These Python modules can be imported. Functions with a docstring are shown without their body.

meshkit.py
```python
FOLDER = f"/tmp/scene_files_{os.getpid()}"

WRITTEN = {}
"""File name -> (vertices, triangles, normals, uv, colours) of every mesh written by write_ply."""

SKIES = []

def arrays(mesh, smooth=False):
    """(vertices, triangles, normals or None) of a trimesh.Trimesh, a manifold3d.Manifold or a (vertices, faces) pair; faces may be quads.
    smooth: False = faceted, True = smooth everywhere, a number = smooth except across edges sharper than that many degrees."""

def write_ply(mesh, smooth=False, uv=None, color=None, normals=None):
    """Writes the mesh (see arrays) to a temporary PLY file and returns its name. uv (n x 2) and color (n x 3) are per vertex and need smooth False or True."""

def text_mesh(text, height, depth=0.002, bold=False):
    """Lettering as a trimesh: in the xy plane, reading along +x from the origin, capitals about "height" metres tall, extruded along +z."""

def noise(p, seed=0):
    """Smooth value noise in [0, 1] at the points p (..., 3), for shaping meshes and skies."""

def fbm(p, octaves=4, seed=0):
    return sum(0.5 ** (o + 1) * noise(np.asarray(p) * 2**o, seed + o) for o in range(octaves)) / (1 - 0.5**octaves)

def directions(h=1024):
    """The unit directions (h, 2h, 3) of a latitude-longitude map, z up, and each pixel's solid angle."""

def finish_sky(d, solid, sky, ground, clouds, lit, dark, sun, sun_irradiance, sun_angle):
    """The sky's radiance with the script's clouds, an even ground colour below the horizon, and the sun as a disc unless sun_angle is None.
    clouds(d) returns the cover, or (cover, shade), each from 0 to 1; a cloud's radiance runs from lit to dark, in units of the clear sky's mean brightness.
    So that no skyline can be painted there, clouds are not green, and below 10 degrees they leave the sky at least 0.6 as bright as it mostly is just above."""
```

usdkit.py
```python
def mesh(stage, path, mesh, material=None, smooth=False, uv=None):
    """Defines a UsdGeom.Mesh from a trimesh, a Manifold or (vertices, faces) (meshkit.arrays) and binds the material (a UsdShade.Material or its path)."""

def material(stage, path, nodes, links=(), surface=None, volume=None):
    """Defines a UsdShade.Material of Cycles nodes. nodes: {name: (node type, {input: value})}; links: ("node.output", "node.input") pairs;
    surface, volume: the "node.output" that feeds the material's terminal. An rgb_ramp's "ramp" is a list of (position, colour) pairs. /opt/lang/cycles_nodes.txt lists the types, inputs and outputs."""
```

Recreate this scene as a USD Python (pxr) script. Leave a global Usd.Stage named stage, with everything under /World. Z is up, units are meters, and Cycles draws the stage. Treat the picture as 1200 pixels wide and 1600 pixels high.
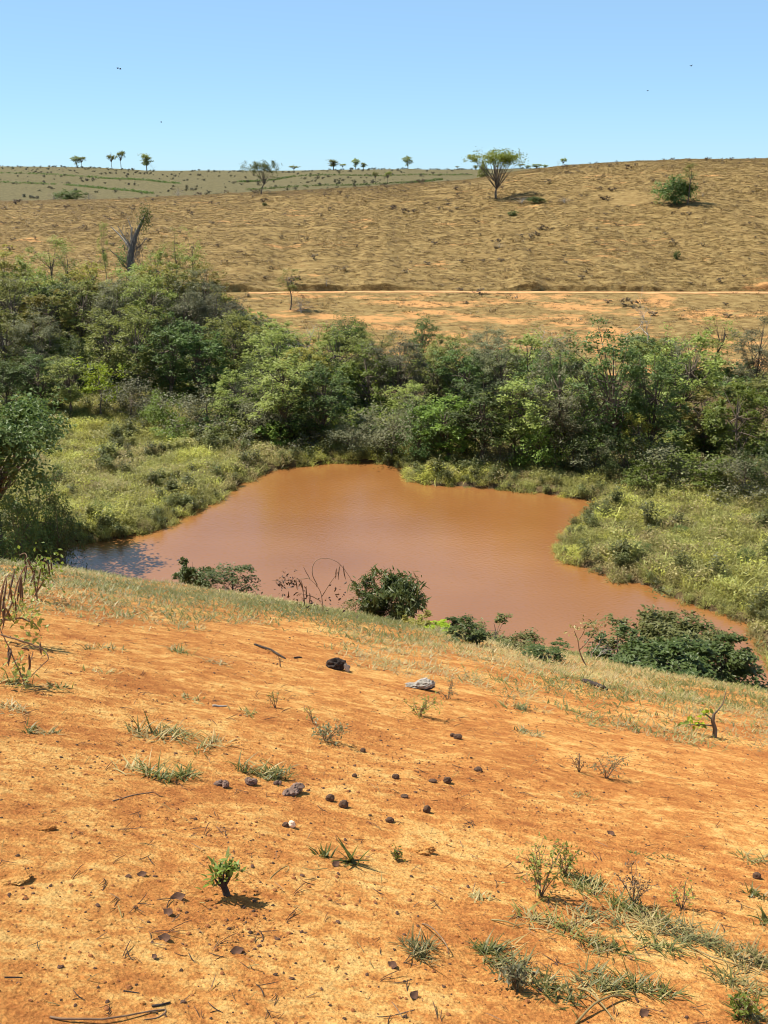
import math, random
import numpy as np
import trimesh
import usdkit
from meshkit import noise, fbm
from pxr import Usd, UsdGeom, UsdLux, UsdShade, Gf, Sdf, Vt

stage = Usd.Stage.CreateInMemory()
UsdGeom.SetStageUpAxis(stage, "Z")
UsdGeom.SetStageMetersPerUnit(stage, 1.0)
WORLD = UsdGeom.Xform.Define(stage, "/World")
UsdGeom.Scope.Define(stage, "/World/Looks")
RNG = np.random.default_rng(20)

# ------------------------------------------------------------------ camera, sky, sun, exposure
EYE = np.array([0.0, 0.0, 1.6])
PITCH = math.radians(17.46)
FOC = 1700.0 / 1200.0
EXPOSURE = 1.15
SUN_AZ = math.radians(-74)               # towards the sun: left and a little ahead
SUN_EL = math.radians(57)
SKY_STRENGTH = 0.062
SUN_INTENSITY = 1.25

cam = UsdGeom.Camera.Define(stage, "/World/camera")
cam.CreateHorizontalApertureAttr(24.0)
cam.CreateVerticalApertureAttr(32.0)
cam.CreateFocalLengthAttr(24.0 * FOC)
cam.CreateClippingRangeAttr(Gf.Vec2f(0.05, 20000.0))
cam.CreateExposureAttr(EXPOSURE)
cam.AddTranslateOp().Set(Gf.Vec3d(*EYE))
cam.AddRotateXOp().Set(90.0 - math.degrees(PITCH))

TO_SUN = np.array([math.sin(SUN_AZ) * math.cos(SUN_EL), math.cos(SUN_AZ) * math.cos(SUN_EL), math.sin(SUN_EL)])
sky_mat = usdkit.material(stage, "/World/Looks/sky", {
    "s": ("sky_texture", {"sky_type": "single_scattering", "sun_disc": False, "sun_elevation": SUN_EL, "sun_rotation": SUN_AZ,
                          "altitude": 200.0, "air_density": 0.7, "aerosol_density": 0.1, "ozone_density": 4.0}),
    "t": ("mix_color", {"blend_type": "multiply", "fac": 1.0, "use_clamp": False, "b": (0.74, 0.96, 1.17)}),
    "w": ("mix_color", {"blend_type": "mix", "fac": 0.46, "use_clamp": False, "b": (3.8, 5.9, 7.3)}),
    "b": ("background_shader", {"strength": SKY_STRENGTH})}, [("s.color", "t.a"), ("t.result", "w.a"), ("w.result", "b.color")], surface="b.background")
dome = UsdLux.DomeLight.Define(stage, "/World/sky")
UsdShade.MaterialBindingAPI.Apply(dome.GetPrim()).Bind(sky_mat)
sun = UsdLux.DistantLight.Define(stage, "/World/sun")
sun.CreateNormalizeAttr(True)
sun.CreateIntensityAttr(SUN_INTENSITY)
sun.CreateAngleAttr(0.53)
sun.CreateColorAttr(Gf.Vec3f(1.0, 0.93, 0.82))
_z = TO_SUN; _x = np.cross([0, 0, 1.0], _z); _x /= np.linalg.norm(_x); _y = np.cross(_z, _x)
sun.AddTransformOp().Set(Gf.Matrix4d(*_x, 0, *_y, 0, *_z, 0, 0, 0, 50, 1))

# ------------------------------------------------------------------ helpers: picture to world, scene objects
def ray(px, py):
    a, b = (px - 600) / 1700.0, (800 - py) / 1700.0
    cp, sp = math.cos(PITCH), math.sin(PITCH)
    return np.array([a, cp + b * sp, -sp + b * cp])

def at(px, py, Y):
    d = ray(px, py)
    return EYE + d * (Y / d[1])

def sm(a, b, x):
    t = np.clip((np.asarray(x, float) - a) / (b - a), 0, 1)
    return t * t * (3 - 2 * t)

NAMES = {}
def numbered(parent, name):
    k = (parent, name)
    n = NAMES.get(k, 0); NAMES[k] = n + 1
    return f"{parent}/{name}" if n == 0 else f"{parent}/{name}_{n:03d}"

def tag(prim, label=None, cat=None, group=None, kind=None):
    p = prim.GetPrim()
    for k, v in (("label", label), ("category", cat), ("group", group), ("kind", kind)):
        if v:
            p.SetCustomDataByKey(k, v)
    return prim

def thing(name, loc, label, cat, group=None, rz=0.0, scale=None, parent="/World", rx=0.0):
    x = UsdGeom.Xform.Define(stage, numbered(parent, name))
    x.AddTranslateOp().Set(Gf.Vec3d(*map(float, loc)))
    x.AddRotateXYZOp().Set(Gf.Vec3f(rx, 0, rz))
    if scale is not None:
        x.AddScaleOp().Set(Gf.Vec3f(*map(float, np.broadcast_to(scale, 3))))
    return tag(x, label, cat, group)

class MB:
    def __init__(self):
        self.v, self.f, self.n = [], [], 0
    def add(self, v, f):
        if len(v):
            self.v.append(np.asarray(v, float)); self.f.append(np.asarray(f, int) + self.n); self.n += len(v)
        return self
    def arrays(self):
        return np.vstack(self.v), np.vstack(self.f)
    def build(self, name, material, parent="/World", smooth=False, kind=None, label=None):
        path = numbered(str(parent.GetPath()) if hasattr(parent, "GetPath") else parent, name)
        m = usdkit.mesh(stage, path, self.arrays(), material, smooth=smooth)
        tag(m, label=label, kind=kind)
        return m

def tube(points, radii, sides=6, cap=True):
    p = np.asarray(points, float)
    t = np.gradient(p, axis=0); t /= np.linalg.norm(t, axis=1, keepdims=True) + 1e-12
    ref = np.where(np.abs(t[:, 2:]) < 0.9, [0, 0, 1.0], [1.0, 0, 0])
    a = np.cross(t, ref); a /= np.linalg.norm(a, axis=1, keepdims=True) + 1e-12
    for i in range(1, len(a)):
        if a[i] @ a[i - 1] < 0:
            a[i] = -a[i]
    b = np.cross(t, a); ang = np.arange(sides) * 2 * np.pi / sides
    r = np.broadcast_to(radii, (len(p),))
    v = p[:, None] + r[:, None, None] * (np.cos(ang)[None, :, None] * a[:, None] + np.sin(ang)[None, :, None] * b[:, None])
    i, j = np.meshgrid(np.arange(len(p) - 1), np.arange(sides), indexing="ij")
    q = np.stack([i * sides + j, i * sides + (j + 1) % sides, (i + 1) * sides + (j + 1) % sides, (i + 1) * sides + j], -1).reshape(-1, 4)
    f = np.vstack([q[:, [0, 1, 2]], q[:, [0, 2, 3]]])
    v = v.reshape(-1, 3)
    if cap:
        n = len(v); v = np.vstack([v, p[:1], p[-1:]])
        k = np.arange(sides); e = (len(p) - 1) * sides
        f = np.vstack([f, np.stack([np.full(sides, n), (k + 1) % sides, k], 1), np.stack([np.full(sides, n + 1), e + k, e + (k + 1) % sides], 1)])
    return v, f

def bez(a, b, c, n):
    t = np.linspace(0, 1, n)[:, None]
    return (1 - t) ** 2 * np.asarray(a) + 2 * t * (1 - t) * np.asarray(b) + t * t * np.asarray(c)

def unit(v):
    v = np.asarray(v, float)
    return v / (np.linalg.norm(v, axis=-1, keepdims=True) + 1e-12)

def leaves(rng, pos, size, up=0.5, out=None, aspect=0.5, droop=0.0):
    """Folded diamond leaves, four triangles' worth of outline in two, at the points pos."""
    n = len(pos)
    nrm = unit(rng.normal(size=(n, 3)) + np.array([0, 0, up * 2]) + (0 if out is None else out))
    d = unit(np.cross(nrm, rng.normal(size=(n, 3))))
    d = unit(d - np.array([0, 0, droop]))
    s = np.cross(nrm, d)
    L = (size * rng.uniform(0.6, 1.35, n))[:, None]
    W = L * aspect * 0.5
    v = np.stack([pos - d * L * .5, pos + s * W - d * L * 0.08, pos + d * L * .5 , pos - s * W - d * L * 0.08], 1)
    v[:, 1] += nrm * W * .35; v[:, 3] += nrm * W * .35
    k = np.arange(n)[:, None] * 4
    return v.reshape(-1, 3), np.vstack([k + [0, 1, 2], k + [0, 2, 3]])

def blades(rng, base, az, length, width, lean, curl, levels=3):
    """Grass blades: strips that leave the ground at the angle lean (0 upright) and bend over by curl."""
    n = len(base)
    h = np.stack([np.cos(az), np.sin(az), np.zeros(n)], 1)
    s = np.stack([-np.sin(az), np.cos(az), np.zeros(n)], 1)
    tw = rng.uniform(-.6, .6, n)[:, None]
    p = base.copy(); rows = []
    for k in range(levels + 1):
        w = (width * (1 - (k / levels) ** 1.7) * (0.75 if k == 0 else 1))[:, None] * .5
        ss = s + tw * (k / levels) * np.array([0, 0, 1.0])
        rows += ([p - ss * w, p + ss * w] if k < levels else [p])
        a = lean + curl * (k + .5) / levels
        p = p + (length / levels)[:, None] * (np.sin(a)[:, None] * h + np.cos(a)[:, None] * np.array([0, 0, 1.0]))
    v = np.stack(rows, 1); m = 2 * levels + 1
    fs = []
    for k in range(levels - 1):
        fs += [[2 * k, 2 * k + 1, 2 * k + 3], [2 * k, 2 * k + 3, 2 * k + 2]]
    fs.append([2 * levels - 2, 2 * levels - 1, 2 * levels])
    f = (np.arange(n)[:, None, None] * m + np.array(fs)[None]).reshape(-1, 3)
    return v.reshape(-1, 3), f

def lump(rng, size, rough=0.25, sub=2, seed=None, freq=2.2):
    m = trimesh.creation.icosphere(sub, 1.0)
    v = np.array(m.vertices); o = rng.uniform(0, 50, 3)
    k = 1 + rough * 2 * (fbm(v * freq + o, 3) - .5)
    v = v * k[:, None] * np.asarray(size)
    return v, np.array(m.faces)

# ------------------------------------------------------------------ terrain
WATER = -16.4
POND_PX = [(78, 862), (105, 850), (150, 845), (200, 838), (255, 822), (300, 797), (345, 775), (375, 755), (400, 741), (450, 729), (520, 723), (590, 722),
           (625, 728), (632, 738), (645, 750), (675, 758), (760, 762), (810, 766), (850, 770), (900, 778), (938, 781), (940, 792), (915, 815), (890, 836), (875, 855),
           (880, 872), (920, 888), (960, 904), (1010, 914), (1050, 932), (1100, 950), (1150, 965), (1186, 977), (1186, 988)]
def on_water(px, py):
    d = ray(px, py); return EYE + d * ((WATER - EYE[2]) / d[2])
_sh = [on_water(*p)[:2] for p in POND_PX]
POND = np.array(_sh + [(_sh[-1][0] - 1, 30), (6, 27), (-8, 27), (-19, 36), (_sh[0][0] - .6, _sh[0][1] - 3)])

def pond_sd(x, y):
    """Signed distance to the pond's outline, positive inside."""
    shp = np.shape(x); p = np.stack([np.ravel(x), np.ravel(y)], 1)
    best = np.full(len(p), 1e9); inside = np.zeros(len(p), bool)
    for i in range(len(POND)):
        a, b = POND[i], POND[(i + 1) % len(POND)]
        ab = b - a
        t = np.clip(((p - a) @ ab) / (ab @ ab), 0, 1)
        best = np.minimum(best, np.hypot(*(p - a - t[:, None] * ab).T))
        cross = (a[1] > p[:, 1]) != (b[1] > p[:, 1])
        if abs(ab[1]) > 1e-9:
            inside ^= cross & (p[:, 0] < a[0] + (p[:, 1] - a[1]) / ab[1] * ab[0])
    return np.where(inside, best, -best).reshape(shp)

def zline(pts, Y):
    xs, zs = [], []
    for px, py in pts:
        q = at(px, py, Y); xs.append(q[0]); zs.append(q[2])
    return np.array(xs), np.array(zs)
RIDGE = zline([(-700, 319), (0, 316), (200, 311), (400, 302), (600, 291), (740, 281), (800, 270), (900, 258), (1000, 252), (1200, 248), (1900, 246)], 215)
FARRIDGE = zline([(-700, 268), (0, 260), (120, 261), (200, 265), (250, 269), (320, 267), (400, 269), (460, 270), (520, 266), (640, 265), (740, 266), (900, 263), (1900, 262)], 600)
TRACK_Y0, TRACK_Y1 = 119.4, 122.0

def n2(x, y, s, seed=0, o=3):
    return fbm(np.stack([np.asarray(x) / s, np.asarray(y) / s, np.zeros_like(np.asarray(x, float)) + .37 * seed], -1), o, seed) - .5

def foreslope(x, y):
    ye = np.maximum(y, -25.0); yp = np.maximum(ye, 0)
    quad = np.where(yp < 15, 0.0125 * yp ** 2, 0.0125 * (225 + 30 * (yp - 15)))
    return -(0.145 * ye + 8 * np.tanh(x / 40.0) + quad + .011 * np.where(x < 0, x * x, 0) * np.clip(1 - ye / 40, 0, 1))

def wobble(x):
    return .9 * n2(x, x * 0, 19, 35) * 2 + .5 * n2(x, x * 0, 5, 36)

def H(x, y, detail=True):
    x, y = np.broadcast_arrays(np.asarray(x, float), np.asarray(y, float))
    fg = foreslope(x, y)
    if detail:
        near = 1 - sm(16, 30, y)
        fg = fg + near * (0.10 * n2(x, y, 1.9, 1) + 0.035 * n2(x, y, .45, 2)) + 0.9 * n2(x, y, 9, 3) * sm(14, 30, y)
        m = (np.abs(x) < np.maximum(y, 0) * .7 + 1) & (y > .5) & (y < 14)
        if m.any():
            xs, ys = x[m], y[m]
            b = fbm(np.stack([xs / .09, ys / .09, xs * 0], -1), 3, 7) - .5
            c = noise(np.stack([xs / .028, ys / .028, xs * 0], -1), 9)
            fg = fg.copy(); fg[m] += 0.011 * b + 0.010 * np.clip(c - .74, 0, 1)
    y0 = y
    y = y - wobble(x) * np.exp(-((y - 121) / 9.0) ** 2)
    # valley floor, slope with the track, ridge, the dip behind it, the far hill
    v = np.interp(y, [0, 64, 72, 84, 97, 110, TRACK_Y0], [-16.25, -16.2, -16.0, -15.3, -14.0, -12.5, -11.25])
    tz = -11.2
    bank = sm(TRACK_Y1, TRACK_Y1 + .22, y + (.5 * n2(x, y * 0, 1.3, 6) if detail else 0)) * np.clip(0.42 + (1.6 * n2(x, y * 0, 4, 5) if detail else 0), .08, 1)
    t = np.clip((y - TRACK_Y1) / (215 - TRACK_Y1), 0, 1)
    zr = np.interp(x, *RIDGE)
    hill = tz + bank * (1 - t) + (zr - tz) * (1 - (1 - t) ** 1.6)
    v = np.where(y > TRACK_Y0, np.where(y < TRACK_Y1, tz, hill), v)
    dip = -9.0
    v = np.where(y > 215, zr + (dip - zr) * sm(215, 330, y), v)
    zf = np.interp(x, *FARRIDGE)
    tf = np.clip((y - 330) / 270, 0, 1)
    v = np.where(y > 330, dip + (zf - dip) * (1 - (1 - tf) ** 1.5), v)
    v = np.where(y > 600, zf - 14 * sm(600, 900, y), v)
    if detail:
        v = v + np.where((y > 60) & (y < 900), sm(80, 100, y), 0) * ((0.5 * n2(x, y, 14, 11) + 0.16 * n2(x / 1.6, y, 3.2, 12, 2)) * (1 - .8 * np.exp(-((y - 120.7) / 1.6) ** 2)))
        v = v + np.where(y > 230, sm(260, 360, y) * 1.6 * n2(x, y, 60, 13), 0)
        v = v + np.where(y > 700, sm(800, 1500, y) * (30 * n2(x, y, 700, 14) + 6), 0)
        v = v + np.where(y < 95, .25 * n2(x, y, 3, 15), 0)
    near = (y < 90) & (np.abs(x) < 80)
    if near.any():
        v = v.copy(); sd = pond_sd(x[near], y[near])
        vv = v[near]
        vv = np.where(sd > 0, WATER - .08 - np.minimum(sd * .4, 1.2), np.maximum(vv, WATER + .07 + np.minimum(-sd * .12, .2)))
        v[near] = vv
    return np.maximum(fg, v)

def ground(px, py):
    """Where the picture's ray first meets the terrain."""
    d = ray(px, py)
    ts = np.concatenate([np.arange(1.2, 20, .02), np.arange(20, 260, .1), np.arange(260, 1500, 2)])
    P = EYE + ts[:, None] * d
    below = P[:, 2] < H(P[:, 0], P[:, 1])
    if not below.any():
        return None
    k = np.argmax(below)
    a, b = ts[max(k - 1, 0)], ts[k]
    for _ in range(14):
        m = (a + b) / 2; p = EYE + m * d
        if p[2] < H(p[:1], p[1:2])[0]:
            b = m
        else:
            a = m
    p = EYE + b * d
    return np.array([p[0], p[1], H(p[:1], p[1:2])[0]])

def ppm(p):
    """Picture pixels (of 1200) per metre at a point."""
    q = p - EYE
    return 1700.0 / (q[1] * math.cos(PITCH) - q[2] * math.sin(PITCH))

# ------------------------------------------------------------------ materials
def L(name): return "/World/Looks/" + name

def leaf_mat(name, cols, trans=0.28, rough=0.5, vary=0.35, spec=0.35, hue=0.015):
    n = len(cols)
    nodes = {"g": ("geometry", {}), "o": ("object_info", {}),
             "r": ("rgb_ramp", {"ramp": [(i / (n - 1), c) for i, c in enumerate(cols)]}),
             "mv": ("map_range", {"from_min": 0.0, "from_max": 1.0, "to_min": 1 - vary, "to_max": 1 + vary}),
             "mh": ("map_range", {"from_min": 0.0, "from_max": 1.0, "to_min": 0.5 - hue, "to_max": 0.5 + hue * .6}),
             "h": ("hsv", {}), "p": ("principled_bsdf", {"roughness": rough, "specular_ior_level": spec}),
             "t": ("translucent_bsdf", {}), "m": ("mix_closure", {"fac": trans})}
    links = [("g.random_per_island", "r.fac"), ("o.random", "mv.value"), ("o.random", "mh.value"), ("r.color", "h.color"), ("mv.result", "h.value"), ("mh.result", "h.hue"),
             ("h.color", "p.base_color"), ("h.color", "t.color"), ("p.BSDF", "m.closure1"), ("t.BSDF", "m.closure2")]
    return usdkit.material(stage, L(name), nodes, links, surface="m.closure")

def rough_mat(name, c1, c2, scale=6.0, rough=0.9, bump=0.3, dist=0.02, stretch=(1, 1, 1)):
    nodes = {"tc": ("texture_coordinate", {}), "mp": ("mapping", {"scale": stretch}),
             "n": ("noise_texture", {"scale": scale, "detail": 5.0, "roughness": 0.65}),
             "r": ("rgb_ramp", {"ramp": [(0.3, c1), (0.7, c2)]}), "b": ("bump", {"strength": bump, "distance": dist}),
             "p": ("principled_bsdf", {"roughness": rough, "specular_ior_level": 0.2})}
    links = [("tc.object", "mp.vector"), ("mp.vector", "n.vector"), ("n.fac", "r.fac"), ("r.color", "p.base_color"), ("n.fac", "b.height"), ("b.normal", "p.normal")]
    return usdkit.material(stage, L(name), nodes, links, surface="p.BSDF")

def dirt_material(name):
    nodes = {"g": ("geometry", {}),
             "mp": ("mapping", {"scale": (0.8, 1.3, 1.0), "rotation": (0, 0, -0.25)}),
             "big": ("noise_texture", {"scale": 2.2, "detail": 8.0, "roughness": 0.74, "distortion": .4}),
             "mid": ("noise_texture", {"scale": 14.0, "detail": 7.0, "roughness": 0.8}),
             "fin": ("noise_texture", {"scale": 60.0, "detail": 6.0, "roughness": 0.85}),
             "gr": ("voronoi_texture", {"scale": 90.0, "randomness": 1.0}),
             "vh": ("noise_texture", {"scale": 260.0, "detail": 2.0}),
             "s1": ("math", {"math_type": "multiply_add", "value2": 0.5, "value3": 0.0}),
             "s2": ("math", {"math_type": "multiply_add", "value2": 0.5}),
             "ramp": ("rgb_ramp", {"ramp": [(0.40, (0.38, 0.135, 0.035)), (0.46, (0.47, 0.190, 0.050)), (0.50, (0.545, 0.240, 0.064)), (0.535, (0.63, 0.325, 0.095)), (0.59, (0.71, 0.44, 0.150))]}),
             "fr": ("rgb_ramp", {"ramp": [(0.33, (0.32, 0.26, 0.24)), (0.42, (0.78, 0.74, 0.72)), (0.5, (1, 1, 1)), (0.66, (1.22, 1.18, 1.12))]}),
             "mul": ("mix_color", {"blend_type": "multiply", "fac": 0.9, "use_clamp": False}),
             "h1": ("math", {"math_type": "multiply", "value2": 0.6}), "h2": ("math", {"math_type": "multiply_add", "value2": 0.3}),
             "h3": ("math", {"math_type": "multiply_add", "value2": 1.1}),
             "b": ("bump", {"strength": 1.0, "distance": 0.026}),
             "p": ("principled_bsdf", {"roughness": 0.95, "specular_ior_level": 0.12, "diffuse_roughness": 0.6})}
    links = [("g.position", "mp.vector"), ("mp.vector", "big.vector"), ("mp.vector", "mid.vector"), ("g.position", "fin.vector"), ("g.position", "gr.vector"), ("g.position", "vh.vector"),
             ("big.fac", "s1.value1"), ("mid.fac", "s2.value1"), ("s1.value", "s2.value3"), ("s2.value", "ramp.fac"), ("fin.fac", "fr.fac"),
             ("ramp.color", "mul.a"), ("fr.color", "mul.b"), ("mul.result", "p.base_color"),
             ("fin.fac", "h1.value1"), ("gr.distance", "h2.value1"), ("h1.value", "h2.value3"), ("mid.fac", "h3.value1"), ("h2.value", "h3.value3"), ("h3.value", "b.height"), ("b.normal", "p.normal")]
    return usdkit.material(stage, L(name), nodes, links, surface="p.BSDF")

def hill_material(name):
    nodes = {"g": ("geometry", {}), "sx": ("separate_xyz", {}),
             "mp": ("mapping", {"scale": (0.5, 1.0, 1.0)}),
             "big": ("noise_texture", {"scale": 0.07, "detail": 5.0, "roughness": 0.6}),
             "mid": ("noise_texture", {"scale": 1.6, "detail": 6.0, "roughness": 0.75}),
             "fin": ("noise_texture", {"scale": 4.0, "detail": 4.0, "roughness": 0.7}),
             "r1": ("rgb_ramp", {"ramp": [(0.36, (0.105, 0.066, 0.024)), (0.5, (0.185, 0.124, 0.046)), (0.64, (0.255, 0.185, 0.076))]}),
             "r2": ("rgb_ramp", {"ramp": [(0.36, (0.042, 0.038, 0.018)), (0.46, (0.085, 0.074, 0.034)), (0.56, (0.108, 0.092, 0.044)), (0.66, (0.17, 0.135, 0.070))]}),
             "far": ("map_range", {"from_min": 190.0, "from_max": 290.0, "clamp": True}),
             "mx": ("mix_color", {}),
             "bare": ("noise_texture", {"scale": 0.22, "detail": 6.0, "roughness": 0.72}),
             "br": ("rgb_ramp", {"ramp": [(0.60, (0, 0, 0)), (0.66, (1, 1, 1))]}),
             "lo": ("map_range", {"from_min": 121.5, "from_max": 118.0, "to_min": 0.0, "to_max": 0.085, "clamp": True}), "ad": ("math", {"math_type": "add"}),
             "bn": ("map_range", {"from_min": 300.0, "from_max": 220.0, "clamp": True}),
             "bm": ("math", {"math_type": "multiply"}),
             "soil": ("mix_color", {"b": (0.38, 0.20, 0.075)}),
             "bump": ("bump", {"strength": 0.8, "distance": 0.25}),
             "p": ("principled_bsdf", {"roughness": 0.95, "specular_ior_level": 0.1})}
    links = [("g.position", "sx.vector"), ("g.position", "mp.vector"), ("mp.vector", "mid.vector"), ("g.position", "fin.vector"), ("g.position", "big.vector"), ("mp.vector", "bare.vector"),
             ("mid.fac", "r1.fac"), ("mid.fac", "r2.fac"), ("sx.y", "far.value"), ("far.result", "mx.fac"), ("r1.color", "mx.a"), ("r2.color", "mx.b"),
             ("sx.y", "lo.value"), ("bare.fac", "ad.value1"), ("lo.result", "ad.value2"), ("ad.value", "br.fac"), ("sx.y", "bn.value"), ("br.color", "bm.value1"), ("bn.result", "bm.value2"), ("bm.value", "soil.fac"), ("mx.result", "soil.a"),
             ("soil.result", "p.base_color"), ("fin.fac", "bump.height"), ("bump.normal", "p.normal")]
    return usdkit.material(stage, L(name), nodes, links, surface="p.BSDF")

DIRT = dirt_material("dirt")
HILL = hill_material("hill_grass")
MUD = rough_mat("valley_soil", (0.04, 0.026, 0.012), (0.09, 0.06, 0.025), 1.5, bump=.5, dist=.1)
TRACK = rough_mat("track_soil", (0.30, 0.145, 0.055), (0.46, 0.26, 0.11), .9, bump=.6, dist=.08)
BARK = rough_mat("bark", (0.06, 0.045, 0.03), (0.17, 0.135, 0.10), 9, bump=.6, dist=.02, stretch=(1, 1, .3))
BARKGREY = rough_mat("grey_bark", (0.05, 0.045, 0.04), (0.15, 0.14, 0.125), 9, bump=.6, dist=.03, stretch=(1, 1, .25))
GREYWOOD = rough_mat("weathered_wood", (0.16, 0.145, 0.13), (0.42, 0.39, 0.35), 9, bump=.6, dist=.02, stretch=(1, 1, .25))
PALEWOOD = rough_mat("pale_wood", (0.168, 0.150, 0.120), (0.330, 0.300, 0.264), 14, bump=.9, dist=.015)
CHAR = rough_mat("charred_wood", (0.012, 0.010, 0.009), (0.07, 0.05, 0.04), 22, bump=.9, dist=.02)
TWIG = rough_mat("dry_twig", (0.10, 0.06, 0.035), (0.24, 0.16, 0.10), 20, bump=.3, dist=.004)
CLOD = rough_mat("dung_clod", (0.03, 0.018, 0.012), (0.11, 0.06, 0.035), 40, bump=.6, dist=.006)
GREYCLOD = rough_mat("grey_clod", (0.07, 0.045, 0.035), (0.2, 0.13, 0.10), 35, bump=.6, dist=.006)
CRUMB = rough_mat("soil_crumb", (0.096, 0.033, 0.011), (0.276, 0.108, 0.033), 30, bump=.3, dist=.004)
DEADLEAF = rough_mat("dead_leaf", (0.035, 0.018, 0.012), (0.12, 0.06, 0.035), 30, bump=.2, dist=.004)
PALESTONE = rough_mat("pale_stone", (0.5, 0.36, 0.25), (0.7, 0.55, 0.42), 30, bump=.3, dist=.004)
POD = rough_mat("dry_pod", (0.05, 0.03, 0.02), (0.14, 0.085, 0.05), 30, bump=.2, dist=.004)
FEATHER = rough_mat("dark_feather", (0.012, 0.012, 0.014), (0.03, 0.03, 0.03), 10)

LEAF = {
    "dark": leaf_mat("leaf_dark", [(0.091, 0.138, 0.032), (0.157, 0.220, 0.052), (0.264, 0.329, 0.082)], trans=0.42, vary=.38, hue=.022),
    "olive": leaf_mat("leaf_olive", [(0.206, 0.233, 0.051), (0.347, 0.370, 0.085), (0.535, 0.535, 0.142)], trans=0.42, vary=.38, hue=.022),
    "grey": leaf_mat("leaf_grey", [(0.147, 0.150, 0.071), (0.216, 0.218, 0.109), (0.329, 0.319, 0.176)], trans=0.38, vary=.38, hue=.022),
    "yellow": leaf_mat("leaf_yellow", [(0.270, 0.257, 0.047), (0.410, 0.374, 0.076), (0.562, 0.491, 0.129)], trans=0.45, vary=.38, hue=.022),
    "green": leaf_mat("leaf_green", [(0.137, 0.190, 0.028), (0.237, 0.298, 0.044), (0.381, 0.427, 0.083)], trans=0.45, vary=.38, hue=.022),
    "crest": leaf_mat("leaf_crest", [(0.065, 0.092, 0.02), (0.12, 0.155, 0.036), (0.20, 0.23, 0.06)], trans=.35, vary=.1),
    "crest2": leaf_mat("leaf_crest_olive", [(0.12, 0.13, 0.036), (0.20, 0.205, 0.06), (0.31, 0.30, 0.10)], trans=.35, vary=.1),
    "sunny2": leaf_mat("leaf_mid_green", [(0.08, 0.10, 0.02), (0.14, 0.165, 0.035), (0.22, 0.24, 0.06)], trans=.42, vary=.05),
    "sunny": leaf_mat("leaf_sunny", [(0.16, 0.20, 0.02), (0.28, 0.32, 0.035), (0.40, 0.42, 0.06)], trans=.5, vary=.05),
    "lime": leaf_mat("leaf_lime", [(0.26, 0.34, 0.02), (0.40, 0.48, 0.035), (0.5, 0.56, 0.06)], trans=0.5),
    "brown": leaf_mat("leaf_brown", [(0.10, 0.07, 0.04), (0.17, 0.12, 0.065), (0.24, 0.18, 0.10)]),
}
MARSH = {
    "a": leaf_mat("marsh_green", [(0.285, 0.282, 0.083), (0.454, 0.426, 0.138), (0.623, 0.564, 0.220)], trans=0.5),
    "b": leaf_mat("marsh_yellow", [(0.389, 0.381, 0.083), (0.597, 0.550, 0.131), (0.753, 0.682, 0.220)], trans=0.5),
    "d": leaf_mat("marsh_dark", [(0.117, 0.130, 0.039), (0.195, 0.208, 0.065), (0.312, 0.299, 0.104)], trans=.4),
    "c": leaf_mat("marsh_brown", [(0.325, 0.276, 0.111), (0.520, 0.446, 0.180), (0.701, 0.603, 0.289)], trans=0.45),
}
STRAW = leaf_mat("straw_blades", [(0.291, 0.230, 0.091), (0.403, 0.326, 0.146), (0.500, 0.417, 0.222), (0.250, 0.222, 0.076)], trans=.35, vary=.2)
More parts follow.
